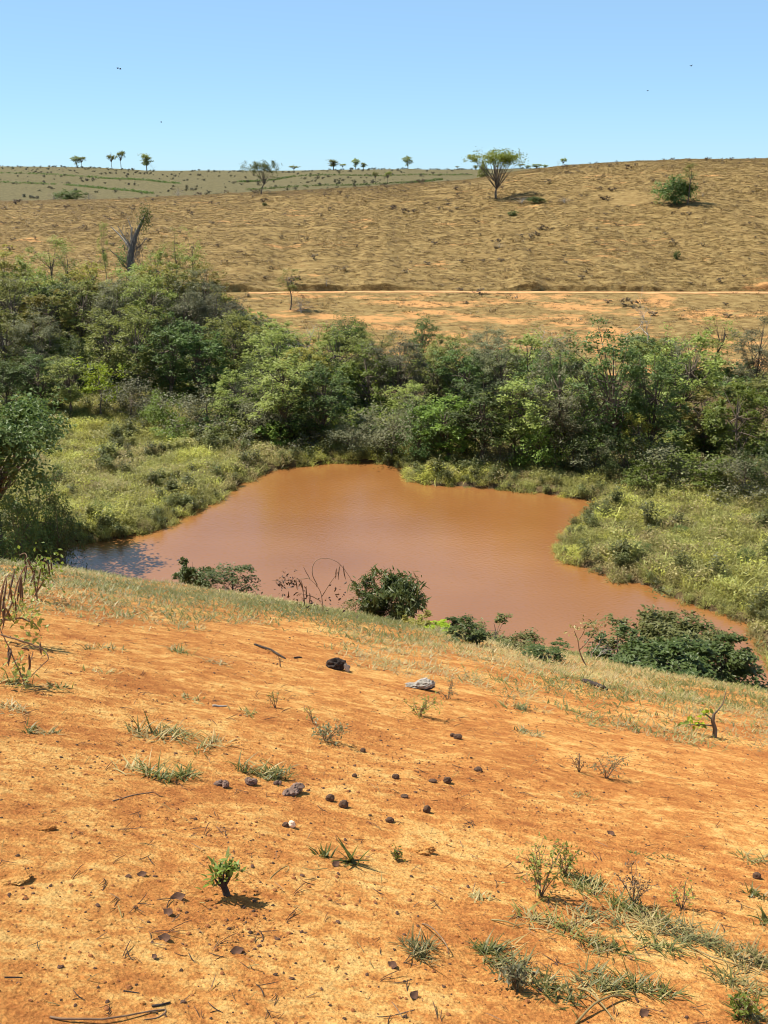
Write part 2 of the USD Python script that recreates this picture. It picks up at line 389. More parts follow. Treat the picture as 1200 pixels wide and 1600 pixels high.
OLIVEBLADE = leaf_mat("olive_blades", [(0.152, 0.149, 0.035), (0.256, 0.236, 0.069), (0.382, 0.334, 0.125), (0.458, 0.395, 0.180)], trans=0.35, vary=.25)
GREENBLADE = leaf_mat("green_blades", [(0.086, 0.091, 0.015), (0.163, 0.160, 0.031), (0.269, 0.242, 0.058), (0.480, 0.380, 0.136)], trans=0.35, vary=.15)
GREYBLADE = leaf_mat("grey_green_blades", [(0.134, 0.132, 0.045), (0.244, 0.223, 0.083), (0.378, 0.330, 0.140), (0.540, 0.446, 0.217)], trans=0.3, vary=.15)
HILLBLADE = leaf_mat("hill_blades", [(0.180, 0.123, 0.044), (0.249, 0.184, 0.067), (0.305, 0.234, 0.092), (0.192, 0.156, 0.050)], trans=.35, vary=.35)
FARBLADE = leaf_mat("far_scrub", [(0.063, 0.063, 0.032), (0.098, 0.095, 0.049), (0.140, 0.126, 0.070)], trans=.3)

WATERMAT = usdkit.material(stage, L("muddy_water"), {
    "g": ("geometry", {}), "mp": ("mapping", {"scale": (1.0, 1.6, 1.0), "rotation": (0, 0, .5)}),
    "n1": ("noise_texture", {"scale": 5.0, "detail": 3.0, "roughness": .5}), "n2": ("noise_texture", {"scale": .12, "detail": 2.0}),
    "r": ("rgb_ramp", {"ramp": [(0.3, (0.165, 0.068, 0.020)), (0.7, (0.205, 0.090, 0.028))]}),
    "b": ("bump", {"strength": 0.5, "distance": 0.03}),
    "p": ("principled_bsdf", {"roughness": 0.04, "ior": 1.52})},
    [("g.position", "mp.vector"), ("mp.vector", "n1.vector"), ("g.position", "n2.vector"), ("n2.fac", "r.fac"), ("r.color", "p.base_color"), ("n1.fac", "b.height"), ("b.normal", "p.normal")], surface="p.BSDF")

# ------------------------------------------------------------------ the setting: ground, valley floor, hills, track, water
def geo(a, b, k):
    return list(np.exp(np.arange(math.log(a), math.log(b), k)))
rows = np.array(sorted([-3000, -900, -300, -100, -40, -15, -6, -3, -1.5, -.7, 0, .5, .9, 1.3] + geo(1.6, 13.5, .0065) + geo(13.5, 34, .02) + list(np.arange(34, 74, .28)) + geo(74, 112, .012) + list(np.arange(112, 118.5, .8))
                + list(np.arange(118.6, 120.8, .2)) + list(np.arange(120.85, 123.8, .1)) + list(np.arange(123.9, 124.3, .2)) + list(np.arange(124.4, 240, .8)) + geo(240, 640, .02) + geo(640, 7000, .09)))
fan = np.linspace(-1, 1, 470)
out = np.array([.5, 1.5, 4, 10, 22, 45, 90, 180, 400, 900, 2000, 5000])
half = .5 * np.maximum(rows, 1.0) + .5
X = np.concatenate([-(half[:, None] + out[::-1]), half[:, None] * fan, half[:, None] + out], 1)
Y = np.repeat(rows[:, None], X.shape[1], 1)
Z = H(X, Y)
V = np.stack([X, Y, Z], -1).reshape(-1, 3)
nr, nc = X.shape
i, j = np.meshgrid(np.arange(nr - 1), np.arange(nc - 1), indexing="ij")
quad = np.stack([i * nc + j, i * nc + j + 1, (i + 1) * nc + j + 1, (i + 1) * nc + j], -1).reshape(-1, 4)
cen = V[quad].mean(1)
fg_c = foreslope(cen[:, 0], cen[:, 1])
zone = np.where(cen[:, 1] > 92, 2, np.where(cen[:, 2] < fg_c + 1.2, 0, np.where(cen[:, 1] > 90, 2, 1)))
zone = np.where((cen[:, 1] < 60) & (cen[:, 2] > -15.6), 0, zone)
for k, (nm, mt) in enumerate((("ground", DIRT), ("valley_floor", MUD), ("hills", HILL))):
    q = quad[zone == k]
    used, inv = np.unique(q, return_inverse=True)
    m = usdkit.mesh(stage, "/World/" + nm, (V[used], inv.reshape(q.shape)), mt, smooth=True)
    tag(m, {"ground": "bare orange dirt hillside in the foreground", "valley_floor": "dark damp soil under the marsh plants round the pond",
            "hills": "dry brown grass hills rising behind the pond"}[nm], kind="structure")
# dirt track cut along the hillside
tx = np.arange(-75, 75, .7)
cols = np.linspace(TRACK_Y0 + .6, TRACK_Y1 - .35, 7)
TX, TY = np.meshgrid(tx, cols, indexing="ij")
edge = .6 * n2(TX, TY * 0 + 3, 2.2, 31)
TY2 = TY + edge * np.array([3.2, 1.6, 1, .8, .6, .6, 1.2])[None] + wobble(TX)
TZ = H(TX, TY2) + .03 + .05 * n2(TX, TY2, 1.1, 33)
keep = tx > at(385, 455, 120)[0]
TXk, TYk, TZk = TX[keep], TY2[keep], TZ[keep]
a, b = TXk.shape
i, j = np.meshgrid(np.arange(a - 1), np.arange(b - 1), indexing="ij")
q = np.stack([i * b + j, (i + 1) * b + j, (i + 1) * b + j + 1, i * b + j + 1], -1).reshape(-1, 4)
tag(usdkit.mesh(stage, "/World/track", (np.stack([TXk, TYk, TZk], -1).reshape(-1, 3), q), TRACK, smooth=True), "pale orange dirt track running along the brown hillside", kind="structure")
# pond
wx, wy = np.meshgrid(np.linspace(-26, 26, 60), np.linspace(26, 74, 60), indexing="ij")
wv = np.stack([wx, wy, np.full_like(wx, WATER)], -1).reshape(-1, 3)
i, j = np.meshgrid(np.arange(59), np.arange(59), indexing="ij")
q = np.stack([i * 60 + j, (i + 1) * 60 + j, (i + 1) * 60 + j + 1, i * 60 + j + 1], -1).reshape(-1, 4)
qc = wv[q].mean(1)
q = q[pond_sd(qc[:, 0], qc[:, 1]) > -2.2]
used, inv = np.unique(q, return_inverse=True)
tag(usdkit.mesh(stage, "/World/water", (wv[used], inv.reshape(q.shape)), WATERMAT, smooth=True), "muddy orange brown water of the pond", kind="structure")

# ------------------------------------------------------------------ plants: generators
def gen_tree(seed, h, w, crown0, clumps, per, leaf, kind="round", trunk_r=.12, spread=.5, sub=5, droop=0.0, limbs=True, lean=0.0, aspect=.5, up=.5, fork0=None):
    """A tree: tapered trunk, limbs to each leaf clump, and leaves in clumps; crown0 is where the crown starts (fraction of h)."""
    rng = np.random.default_rng(seed)
    wood = MB(); leafpos, leafout = [], []
    top = np.array([lean * h, rng.normal() * .05 * h, h * .86])
    fork = np.array([lean * h * .4 + rng.normal() * .03 * h, rng.normal() * .03 * h, h * (max(crown0, .12) * 1.05 if fork0 is None else fork0)])
    tr = bez((0, 0, -.25), (rng.normal() * .04 * h, rng.normal() * .04 * h, h * .25), fork, 6)
    wood.add(*tube(tr, np.linspace(trunk_r * 1.25, trunk_r * .8, 6), 7))
    ld = bez(fork, (fork + top) / 2 + rng.normal(size=3) * .04 * h, top, 6)
    wood.add(*tube(ld, np.linspace(trunk_r * .8, trunk_r * .15, 6), 6))
    c0, c1 = h * crown0, h
    mid, hh = (c0 + c1) / 2, (c1 - c0) / 2
    k = 0
    while k < clumps:
        d = unit(rng.normal(size=3))
        r = rng.uniform(.35, 1) ** .45
        if kind == "umbrella":
            d = unit(d * [1, 1, .25]); c = np.array([d[0] * r * w / 2, d[1] * r * w / 2, c1 - hh * .55 - (r ** 2) * hh * .55 + rng.normal() * .06 * hh])
        elif kind == "column":
            c = np.array([d[0] * r * w / 2, d[1] * r * w / 2, mid + d[2] * r * hh])
        else:
            z = d[2] * r
            prof = 1.0 if z > -.2 else 1 + (z + .2) * .35
            c = np.array([d[0] * r * w / 2 * prof, d[1] * r * w / 2 * prof, mid + z * hh])
        c[0] += lean * h * (c[2] / h)
        c += rng.normal(size=3) * np.array([.06 * w, .06 * w, .04 * h])
        k += 1
        if limbs:
            s = (ld[rng.integers(0, 2)] if kind == 'umbrella' else ld[rng.integers(0, 4)]) if c[2] > fork[2] else tr[rng.integers(2, 6)]
            e = bez(s, (s + c) / 2 + [0, 0, -.08 * h * rng.uniform(-.4, 1)], c, 4)
            wood.add(*tube(e, np.linspace(trunk_r * (.5 if kind == 'umbrella' else .36), trunk_r * .08, 4), 4, cap=False))
        rc = spread * w * .33 * rng.uniform(.65, 1.25)
        for _ in range(sub):
            sc = c + rng.normal(size=3) * rc * np.array([.6, .6, .42])
            n = max(3, int(per / sub * rng.uniform(.5, 1.5)))
            p = sc + rng.normal(size=(n, 3)) * rc * np.array([.36, .36, .22])
            leafpos.append(p); leafout.append(np.repeat(unit(sc - [0, 0, c0])[None] * .9, n, 0))
    P = np.vstack(leafpos); O = np.vstack(leafout)
    crown = MB().add(*leaves(rng, P, leaf, up * 1.8, O, aspect, droop))
    return wood, crown

CLASSES = {}
def plant_class(name, wood, crown, wmat, cmat, crown_name="crown", trunk_name="trunk"):
    """A class prim with a trunk and a crown; its copies reference it."""
    path = "/World/" + name
    stage.CreateClassPrim(path)
    wood.build(trunk_name, wmat, path, smooth=True)
    if crown is not None:
        crown.build(crown_name, cmat, path)
    v = np.vstack([wood.arrays()[0]] + ([crown.arrays()[0]] if crown is not None else []))
    CLASSES[name] = (np.percentile(v[:, 2], 99.5), np.percentile(v[:, 0], 98.5) - np.percentile(v[:, 0], 1.5))
    return name

def copy(cls, name, loc, h, w, label, cat, group=None, rz=0.0):
    h0, w0 = CLASSES[cls]
    sx = w / w0
    x = thing(name, loc, label, cat, group, rz, (sx, sx, h / h0))
    x.GetPrim().GetReferences().AddInternalReference("/World/" + cls)
    x.GetPrim().SetInstanceable(True)
    return x

P = plant_class
for n_ in range(3):
    P(f"class_dark_{n_}", *gen_tree(100 + n_, 9, 5.6, .18, 60, 110, .26, spread=.34, trunk_r=.16), BARK, LEAF["dark"])
    P(f"class_olive_{n_}", *gen_tree(110 + n_, 8.5, 5.2, .25, 46, 100, .25, spread=.34, trunk_r=.14), BARK, LEAF["olive"])
    P(f"class_grey_{n_}", *gen_tree(120 + n_, 8.5, 5.0, .2, 54, 150, .2, spread=.34, trunk_r=.10, aspect=.4), BARK, LEAF["grey"])
    P(f"class_yellow_{n_}", *gen_tree(130 + n_, 8.0, 4.6, .32, 34, 90, .26, spread=.34, trunk_r=.12), BARK, LEAF["yellow"])
    P(f"class_green_{n_}", *gen_tree(140 + n_, 7.5, 5.0, .15, 44, 110, .27, spread=.34, trunk_r=.14), BARK, LEAF["green"])
    P(f"class_thin_{n_}", *gen_tree(150 + n_, 9.0, 3.4, .45, 17, 100, .22, trunk_r=.10, spread=.6), BARK, LEAF["olive"])
    P(f"class_bush_{n_}", *gen_tree(160 + n_, 3.2, 4.4, .02, 30, 110, .17, trunk_r=.07), BARK, LEAF["grey"])
    P(f"class_darkbush_{n_}", *gen_tree(170 + n_, 3.0, 3.8, .02, 30, 110, .17, trunk_r=.07), BARK, LEAF["dark"])
    P(f"class_greenbush_{n_}", *gen_tree(180 + n_, 3.0, 4.0, .02, 28, 110, .2, trunk_r=.07), BARK, LEAF["green"])
P("class_lime_0", *gen_tree(190, 4.5, 4.0, .3, 14, 70, .26, trunk_r=.07), BARK, LEAF["lime"])

def bare_tree(seed, h, spread=.4, depth=4, r=.07):
    rng = np.random.default_rng(seed); wood = MB()
    def grow(p, d, length, rad, lev):
        q = p + d * length
        e = bez(p, (p + q) / 2 + rng.normal(size=3) * length * .08, q, 4)
        wood.add(*tube(e, np.linspace(rad, rad * .6, 4), 5 if lev < 2 else 4, cap=False))
        if lev >= depth:
            return
        for _ in range(rng.integers(2, 4)):
            nd = unit(d + rng.normal(size=3) * spread * [1, 1, .7] + [0, 0, .1])
            grow(e[-1] if rng.random() < .6 else e[2], nd, length * rng.uniform(.55, .85), rad * .58, lev + 1)
    grow(np.array([0, 0, -.2]), unit(np.array([rng.normal() * .06, rng.normal() * .06, 1])), h * .36, r, 0)
    return wood
for n_ in range(2):
    P(f"class_bare_{n_}", bare_tree(200 + n_, 6, .55, 5), None, GREYWOOD, None, trunk_name="branches")

ORD = "first second third fourth fifth sixth seventh eighth ninth tenth eleventh twelfth thirteenth fourteenth fifteenth sixteenth seventeenth eighteenth nineteenth twentieth".split()
LOOKS = {"dark": ("dark_leafy_tree", "dense dark green tree"), "olive": ("olive_tree", "ragged olive green tree"), "grey": ("grey_green_tree", "grey green feathery tree"),
         "yellow": ("yellow_green_tree", "yellowish green open tree"), "green": ("green_tree", "fresh green broad tree"), "thin": ("slender_tree", "slender small-crowned tree on bare trunk"),
         "bush": ("grey_green_shrub", "rounded grey green shrub"), "darkbush": ("dark_shrub", "low dark green shrub"), "greenbush": ("green_shrub", "leafy bright green shrub"),
         "lime": ("lime_green_sapling", "lime green sapling"), "bare": ("bare_tree", "bare grey leafless tree")}
LOOKS["olive"] = ("ragged_olive_green_tree", "ragged olive green tree")
#  row phrase -> [(px, base py, top py, width px, kind)]
FOREST = {
    "in the row by the far shore": [
        (418, 684, 590, 80, "bush"), (450, 692, 556, 100, "olive"), (505, 694, 566, 95, "dark"), (552, 708, 650, 80, "bush"), (612, 716, 622, 125, "bush"), (655, 722, 640, 80, "darkbush"),
        (700, 722, 628, 105, "green"), (752, 726, 606, 110, "dark"), (808, 728, 588, 100, "olive"), (868, 736, 540, 118, "grey"), (946, 738, 522, 140, "dark"), (1012, 728, 560, 100, "dark"), (640, 690, 600, 70, "olive"), (725, 716, 650, 80, "darkbush"), (780, 732, 672, 80, "bush"), (838, 734, 660, 80, "greenbush"), (892, 738, 668, 80, "darkbush"), (850, 700, 560, 80, "dark"), (910, 690, 555, 80, "olive"), (480, 690, 640, 70, "darkbush")],
    "on the right bank": [
        (990, 742, 650, 60, "yellow"), (1034, 752, 690, 110, "bush"), (1062, 700, 530, 118, "olive"), (1098, 716, 612, 90, "yellow"), (1092, 762, 706, 100, "greenbush"), (1140, 740, 590, 110, "green"), (1160, 778, 716, 110, "bush"), (1186, 716, 586, 100, "olive"), (975, 748, 676, 80, "darkbush"), (930, 742, 672, 80, "bush"), (1010, 770, 722, 60, "greenbush"), (1200, 774, 690, 80, "darkbush"), (1180, 622, 496, 84, "grey"), (1120, 602, 505, 70, "thin"), (1010, 560, 462, 60, "bare")],
    "in the second row": [
        (425, 640, 520, 90, "olive"), (478, 650, 536, 85, "yellow"), (528, 640, 506, 85, "olive"), (575, 656, 540, 90, "green"), (622, 660, 530, 100, "grey"), (672, 650, 548, 80, "olive"),
        (722, 662, 540, 90, "dark"), (778, 662, 520, 95, "grey"), (832, 664, 530, 90, "olive"), (900, 650, 560, 70, "dark"), (1000, 650, 536, 90, "olive"), (835, 590, 512, 80, "bare")],
    "at the back of the wood": [
        (500, 590, 505, 60, "thin"), (545, 545, 488, 46, "darkbush"), (590, 592, 506, 60, "thin"), (663, 590, 494, 56, "dark"), (705, 600, 520, 60, "olive"), (760, 586, 506, 70, "grey"), (470, 585, 500, 70, "bare"), (870, 590, 540, 60, "bush"), (1060, 600, 530, 60, "bush"), (560, 600, 520, 60, "olive")],
    "along the left marsh": [
        (18, 648, 560, 80, "dark"), (66, 646, 545, 75, "dark"), (112, 650, 560, 70, "olive"), (160, 652, 568, 80, "lime"), (122, 618, 520, 50, "dark"), (206, 655, 590, 95, "bush"), (258, 668, 610, 62, "greenbush"), (322, 676, 612, 110, "bush"), (270, 690, 655, 60, "greenbush"), (372, 672, 580, 80, "olive"), (398, 650, 560, 70, "dark")],
    "second row of the left wood": [
        (8, 610, 490, 85, "olive"), (62, 606, 496, 80, "grey"), (170, 610, 500, 90, "olive"), (218, 620, 505, 85, "olive"), (268, 625, 510, 90, "dark"), (318, 630, 520, 95, "dark"), (362, 620, 505, 80, "olive"), (408, 612, 540, 70, "grey")],
    "middle of the left wood": [
        (25, 560, 448, 85, "olive"), (78, 566, 452, 90, "yellow"), (132, 560, 450, 85, "olive"), (185, 566, 456, 90, "grey"), (240, 560, 452, 85, "olive"), (292, 566, 462, 90, "grey"), (345, 560, 470, 80, "grey"), (385, 570, 500, 66, "yellow"), (440, 560, 510, 60, "olive")],
    "upper thickets of the left wood": [
        (5, 535, 450, 80, "olive"), (40, 532, 446, 80, "grey"), (75, 530, 440, 80, "olive"), (108, 535, 446, 80, "dark"), (140, 530, 440, 85, "yellow"), (172, 535, 446, 80, "olive"), (200, 530, 448, 85, "grey"), (232, 534, 440, 80, "olive"), (262, 528, 430, 80, "yellow"), (290, 530, 430, 75, "olive"), (318, 535, 440, 70, "grey"), (20, 470, 425, 60, "bush"), (130, 480, 435, 60, "bush"), (225, 478, 428, 66, "bush"), (288, 490, 432, 66, "darkbush"), (62, 480, 430, 60, "darkbush")],
    "top of the left wood": [
        (12, 500, 402, 70, "yellow"), (50, 505, 412, 66, "olive"), (88, 486, 378, 58, "thin"), (112, 500, 392, 52, "thin"), (148, 510, 425, 70, "yellow"), (205, 506, 425, 72, "olive"), (246, 500, 402, 66, "olive"), (276, 470, 376, 44, "thin"), (300, 486, 378, 50, "thin"), (326, 512, 425, 66, "yellow"), (352, 520, 462, 50, "yellow"), (168, 480, 370, 22, "thin")],
}
ORD += ['twenty-first', 'twenty-second']
FOREST_POS = []
rng = np.random.default_rng(5)
for row, trees in FOREST.items():
    order = {id(t): k for k, t in enumerate(sorted(trees, key=lambda t: t[0]))}
    for t in trees:
        px, py, top, wpx, kind = t
        g = ground(px, py)
        if g is None or g[1] < 50 or g[1] > 160:
            print("forest miss", t, g); continue
        h = (at(px, top, g[1])[2] - g[2]) * (1.15 if 'left wood' in row else 1.04)
        w = wpx / ppm(g + [0, 0, h / 2])
        nm, look = LOOKS[kind]
        k = order[id(t)]
        nv = 1 if kind == "lime" else 2 if kind == "bare" else 3
        copy(f"class_{kind}_{rng.integers(nv)}", nm, g - [0, 0, .05], h * rng.uniform(.94, 1.08), w * (1.05 if 'bush' in kind else .92), f"{look}, {ORD[k]} from the left {row}", "shrub" if "bush" in kind else "tree", "trees and shrubs of the wood behind the pond", rng.uniform(-50, 50) + 180 * (rng.random() < .5))
        FOREST_POS.append((g[0], g[1], w))
        if kind == "bare":
            continue
FOREST_POS = np.array(FOREST_POS)

# ------------------------------------------------------------------ stuff scattered by point instancers
def instancer(name, protos, pos, idx, rz, scale, label, cat, tilt=None):
    """protos: [(mesh builder, material)]"""
    path = numbered("/World", name)
    pi = UsdGeom.PointInstancer.Define(stage, path)
    targets = []
    for k, (mb, mat) in enumerate(protos):
        p = f"{path}/variant_{k:03d}"
        usdkit.mesh(stage, p, mb.arrays(), mat)
        targets.append(Sdf.Path(p))
    pi.CreatePrototypesRel().SetTargets(targets)
    pi.CreateProtoIndicesAttr(Vt.IntArray.FromNumpy(np.asarray(idx, np.int32)))
    pi.CreatePositionsAttr(Vt.Vec3fArray.FromNumpy(np.asarray(pos, np.float32)))
    n = len(pos)
    sc = np.asarray(scale, np.float32)
    sc = np.repeat(sc[:, None], 3, 1) if sc.ndim == 1 else sc
    pi.CreateScalesAttr(Vt.Vec3fArray.FromNumpy(sc))
    half = np.asarray(rz) / 2
    pi.CreateOrientationsAttr(Vt.QuathArray([Gf.Quath(float(c), 0.0, 0.0, float(s)) for c, s in zip(np.cos(half), np.sin(half))]))
    return tag(pi, label, cat, kind="stuff")

def herb(seed, h, w, n, leaf, aspect=.3):
    rng = np.random.default_rng(seed); mb = MB()
    for _ in range(14):
        a = rng.uniform(0, 6.28); r = w * .5 * rng.uniform(.1, 1)
        tip = np.array([math.cos(a) * r, math.sin(a) * r, h * rng.uniform(.6, 1)])
        e = bez((tip[0] * .3, tip[1] * .3, -.05), (tip[0] * .6, tip[1] * .6, tip[2] * .7), tip, 5)
        mb.add(*tube(e, np.linspace(.008, .004, 5), 3, cap=False))
        m = n // 14
        t = rng.uniform(.45, 1, m)
        p = np.stack([np.interp(t, np.linspace(0, 1, 5), e[:, k]) for k in range(3)], 1) + rng.normal(size=(m, 3)) * .07
        mb.add(*leaves(rng, p, leaf, 1.5, None, aspect, .05))
    return mb

# marsh plants round the pond
def sedge(seed, mat):
    rr = np.random.default_rng(seed); n = 85
    a = rr.uniform(0, 6.28, n); r_ = .42 * np.sqrt(rr.random(n))
    mb = MB().add(*blades(rr, np.stack([np.cos(a) * r_, np.sin(a) * r_, np.full(n, -.03)], 1), rr.uniform(0, 6.28, n), rr.uniform(.3, .8, n), rr.uniform(.03, .055, n), rr.uniform(.15, 1.0, n), rr.uniform(.4, 1.5, n), 3))
    p = np.stack([np.cos(a) * r_, np.sin(a) * r_, rr.uniform(.2, .55, n)], 1)[:40]
    return mb.add(*leaves(rr, p, .13, 1.0, None, .4)), mat
protos = [sedge(300 + k, MARSH["abcab"[k % 5]]) for k in range(5)] + [(herb(305, 1.0, .9, 170, .16, .4), MARSH["d"]), (herb(306, .9, .9, 170, .16, .4), MARSH["a"])]
def scatter(n, x0, x1, y0, y1, rng):
    return rng.uniform(x0, x1, n), rng.uniform(y0, y1, n)
rng = np.random.default_rng(6)
xs, ys = scatter(46000, -42, 42, 34, 92, rng)
sd = pond_sd(xs, ys)
left_front = np.interp(ys, [40, 84, 92], [86, 84, 80])
zz = H(xs, ys)
limit = np.where(xs < -10, 86, np.where(xs < -2, 86 - (xs + 10) * 1.8, 71.5))
limit = np.where(xs > 9, 66 + (xs - 9) * .05, limit)
ok = (sd < .3) & (zz < -14.6) & (ys < limit) & (np.abs(xs) < ys * .43 + 2) & (foreslope(xs, ys) < -16)
ok &= rng.random(len(xs)) < np.where(np.abs(sd) < 1.2, 1.0, .8)
xs, ys, zz, sd = xs[ok], ys[ok], zz[ok], sd[ok]
u = .8 * n2(xs, ys, 4, 41) + .12 * rng.normal(size=len(xs))
idx = np.where(u > .13, 1, np.where(u < -.08, 2, np.where(rng.random(len(xs)) < .5, 0, 3)))
idx = np.where((idx == 1) & (rng.random(len(xs)) < .4), 4, idx)
dk = n2(xs, ys, 2.2, 43) + .1 * rng.normal(size=len(xs))
idx = np.where(dk > .25, np.where(rng.random(len(xs)) < .6, 5, 6), idx)
idx = np.where((sd > -1.0) & (rng.random(len(xs)) < .14), 5, idx)
sc = np.clip(.9 + 1.5 * n2(xs, ys, 1.6, 42) + rng.normal(size=len(xs)) * .22, .4, 1.8) * np.where(sd > -.8, .7, 1)
instancer("marsh_plants", protos, np.stack([xs, ys, np.maximum(zz, WATER) - .05], 1), idx, rng.uniform(0, 6.28, len(xs)), sc, "green and yellowish marsh plants covering the flat banks round the pond", "marsh plants")
print("marsh", len(xs))

# undergrowth filling the wood's floor
protos = [(gen_tree(320 + k, 1.5, 1.9, .02, 10, 60, .2, trunk_r=.03)[1], LEAF[c]) for k, c in enumerate(("dark", "olive", "grey", "green"))]
xs, ys = scatter(9000, -52, 50, 66, 124, rng)
d = np.min(np.hypot(xs[:, None] - FOREST_POS[None, :, 0], ys[:, None] - FOREST_POS[None, :, 1]) - FOREST_POS[None, :, 2] * .55, axis=1)
uu = xs / ys
lw = (ys > 86) & (ys < np.interp(uu, [-.5, -.17, -.09, -.08], [120, 119, 98, 80]) + 8 * n2(xs, ys, 7, 55)) & (rng.random(len(xs)) < .6)
ok = ((d < .3) | lw) & (pond_sd(xs, ys) < -.8) & ((ys > limit[0] if False else np.where(xs < -12, 84, np.where(xs > 9, 67, 70)) < ys))
xs, ys = xs[ok][:4200], ys[ok][:4200]
instancer("undergrowth", protos, np.stack([xs, ys, H(xs, ys) - .1], 1), rng.integers(0, 4, len(xs)), rng.uniform(0, 6.28, len(xs)), rng.uniform(.6, 1.3, len(xs)), "tangled low undergrowth on the floor of the wood", "undergrowth")
print("undergrowth", len(xs))

# dry grass tufts all over the brown hillside
def tuft(seed, n, length, width, r, lean=(.2, 1.0), curl=(.3, 1.0), levels=3):
    rng = np.random.default_rng(seed)
    a = rng.uniform(0, 6.28, n); rr = r * np.sqrt(rng.random(n))
    base = np.stack([np.cos(a) * rr, np.sin(a) * rr, np.full(n, -.004)], 1)
    az = a + rng.normal(size=n) * .9
    return MB().add(*blades(rng, base, az, length * rng.uniform(.5, 1.3, n), width * rng.uniform(.7, 1.3, n), rng.uniform(*lean, n), rng.uniform(*curl, n), levels))
protos = [(tuft(340 + k, 34, .20, .035, .3, (.4, 1.3), (.2, .8), 2), HILLBLADE) for k in range(4)] + [(gen_tree(350 + k, .5, .8, .02, 7, 26, .14, trunk_r=.01)[1], LEAF['brown']) for k in range(2)]
xs, ys = scatter(300000, -95, 95, 92, 224, rng)
ok = (np.abs(xs) < ys * .40 + 2) & ((ys - wobble(xs) < TRACK_Y0 + .5 + 2.4 * n2(xs, ys * 0, 3, 8)) | (ys - wobble(xs) > TRACK_Y1 - .1 + 1.2 * n2(xs, ys * 0, 2.5, 9)))
bare = n2(xs / 3, ys, 3.0, 51)
ok &= (bare < np.where(ys < TRACK_Y1, .02, .12) + .16 * rng.random(len(xs))) & (rng.random(len(xs)) < .55 + 1.0 * n2(xs / 1.4, ys, .8, 52) + .8 * n2(xs, ys, 16, 53))
ok &= (rng.random(len(xs)) < np.where(ys < TRACK_Y0, .45, 1))
xs, ys = xs[ok], ys[ok]
instancer("hillside_grass", protos, np.stack([xs, ys, H(xs, ys)], 1), np.where(rng.random(len(xs)) < .006 + .05 * np.clip(n2(xs, ys, 11, 57) - .1, 0, 1), rng.integers(4, 6, len(xs)), rng.integers(0, 4, len(xs))), rng.uniform(0, 6.28, len(xs)), np.exp(rng.normal(-.45, .4, len(xs))), "dry brown grass covering the hillside behind the pond", "grass")
print("hill grass", len(xs))
# scattered low scrub on the far hill
protos = [(gen_tree(360 + k, .7, 1.5, .02, 8, 26, .3, trunk_r=.02)[1], FARBLADE) for k in range(2)]
xs, ys = scatter(5200, -260, 260, 300, 640, rng)
ok = (np.abs(xs) < ys * .42) & (n2(xs, ys, 30, 61) + .2 * rng.normal(size=len(xs)) > .08)
xs, ys = xs[ok], ys[ok]
instancer("far_scrub", protos, np.stack([xs, ys, H(xs, ys)], 1), rng.integers(0, 2, len(xs)), rng.uniform(0, 6.28, len(xs)), rng.uniform(.25, 1.2, len(xs)), "low dark scrub dotted over the far green hill", "scrub")

# ------------------------------------------------------------------ pale grass of the foreground crest
GRASS_LOW = [(-60, 1010), (0, 1000), (60, 985), (130, 985), (250, 992), (350, 985), (430, 998), (480, 1012), (560, 1042), (620, 1062), (700, 1072), (760, 1092), (800, 1112), (850, 1122), (900, 1135), (960, 1172), (1050, 1192), (1200, 1192), (1300, 1200)]
low = np.array([ground(*p)[:2] for p in GRASS_LOW])
lang = low[:, 0] / low[:, 1]
def grass_cover(x, y):
    edge = np.interp(x / y, lang, low[:, 1])
    nn = n2(x, y, .7, 71); n3 = n2(x, y, 2.2, 72)
    c = sm(-.25, .35, (y - edge) + 2.4 * nn + 1.4 * n3)
    left_bare = np.exp(-(((x / y + .27) / .09) ** 2)) * sm(10.0, 12, y) * 1.0
    c = c * np.clip(.72 + 2.0 * n3 + 1.8 * nn - left_bare, 0, 1)
    bare2 = np.exp(-(((x / y - .17) / .06) ** 2 + ((y - edge - .9) / .5) ** 2))
    return np.clip(c * (1 - .9 * bare2), 0, 1)
xs = rng.uniform(-.47, .47, 60000); ys = np.sqrt(rng.uniform(5.5 ** 2, 16.5 ** 2, 60000)); xs = xs * ys
ok = rng.random(len(xs)) < grass_cover(xs, ys) * np.where(ys > 12.5, .5, 1) * .52
xs, ys = xs[ok], ys[ok]
protos = [(tuft(380, 14, .045, .006, .055, (.7, 1.5), (.1, 1.0)), STRAW), (tuft(381, 14, .045, .006, .065, (1.0, 1.55), (.1, .5)), STRAW), (tuft(382, 15, .045, .006, .055, (.6, 1.45), (.2, 1)), OLIVEBLADE), (tuft(383, 13, .045, .0065, .065, (.9, 1.5), (.1, .6)), OLIVEBLADE), (tuft(384, 14, .04, .006, .055, (.6, 1.45), (.2, 1)), GREENBLADE)]
g = n2(xs, ys, 1.4, 73) + .15 * rng.normal(size=len(xs))
idx = np.where(g > .10, 4, np.where(g > -.09, rng.integers(2, 4, len(xs)), rng.integers(0, 2, len(xs))))
instancer("crest_grass", protos, np.stack([xs, ys, H(xs, ys)], 1), idx, rng.uniform(0, 6.28, len(xs)), rng.uniform(.7, 1.4, len(xs)), "short dry yellow grass covering the brow of the orange hillside", "grass")
print("crest grass", len(xs))
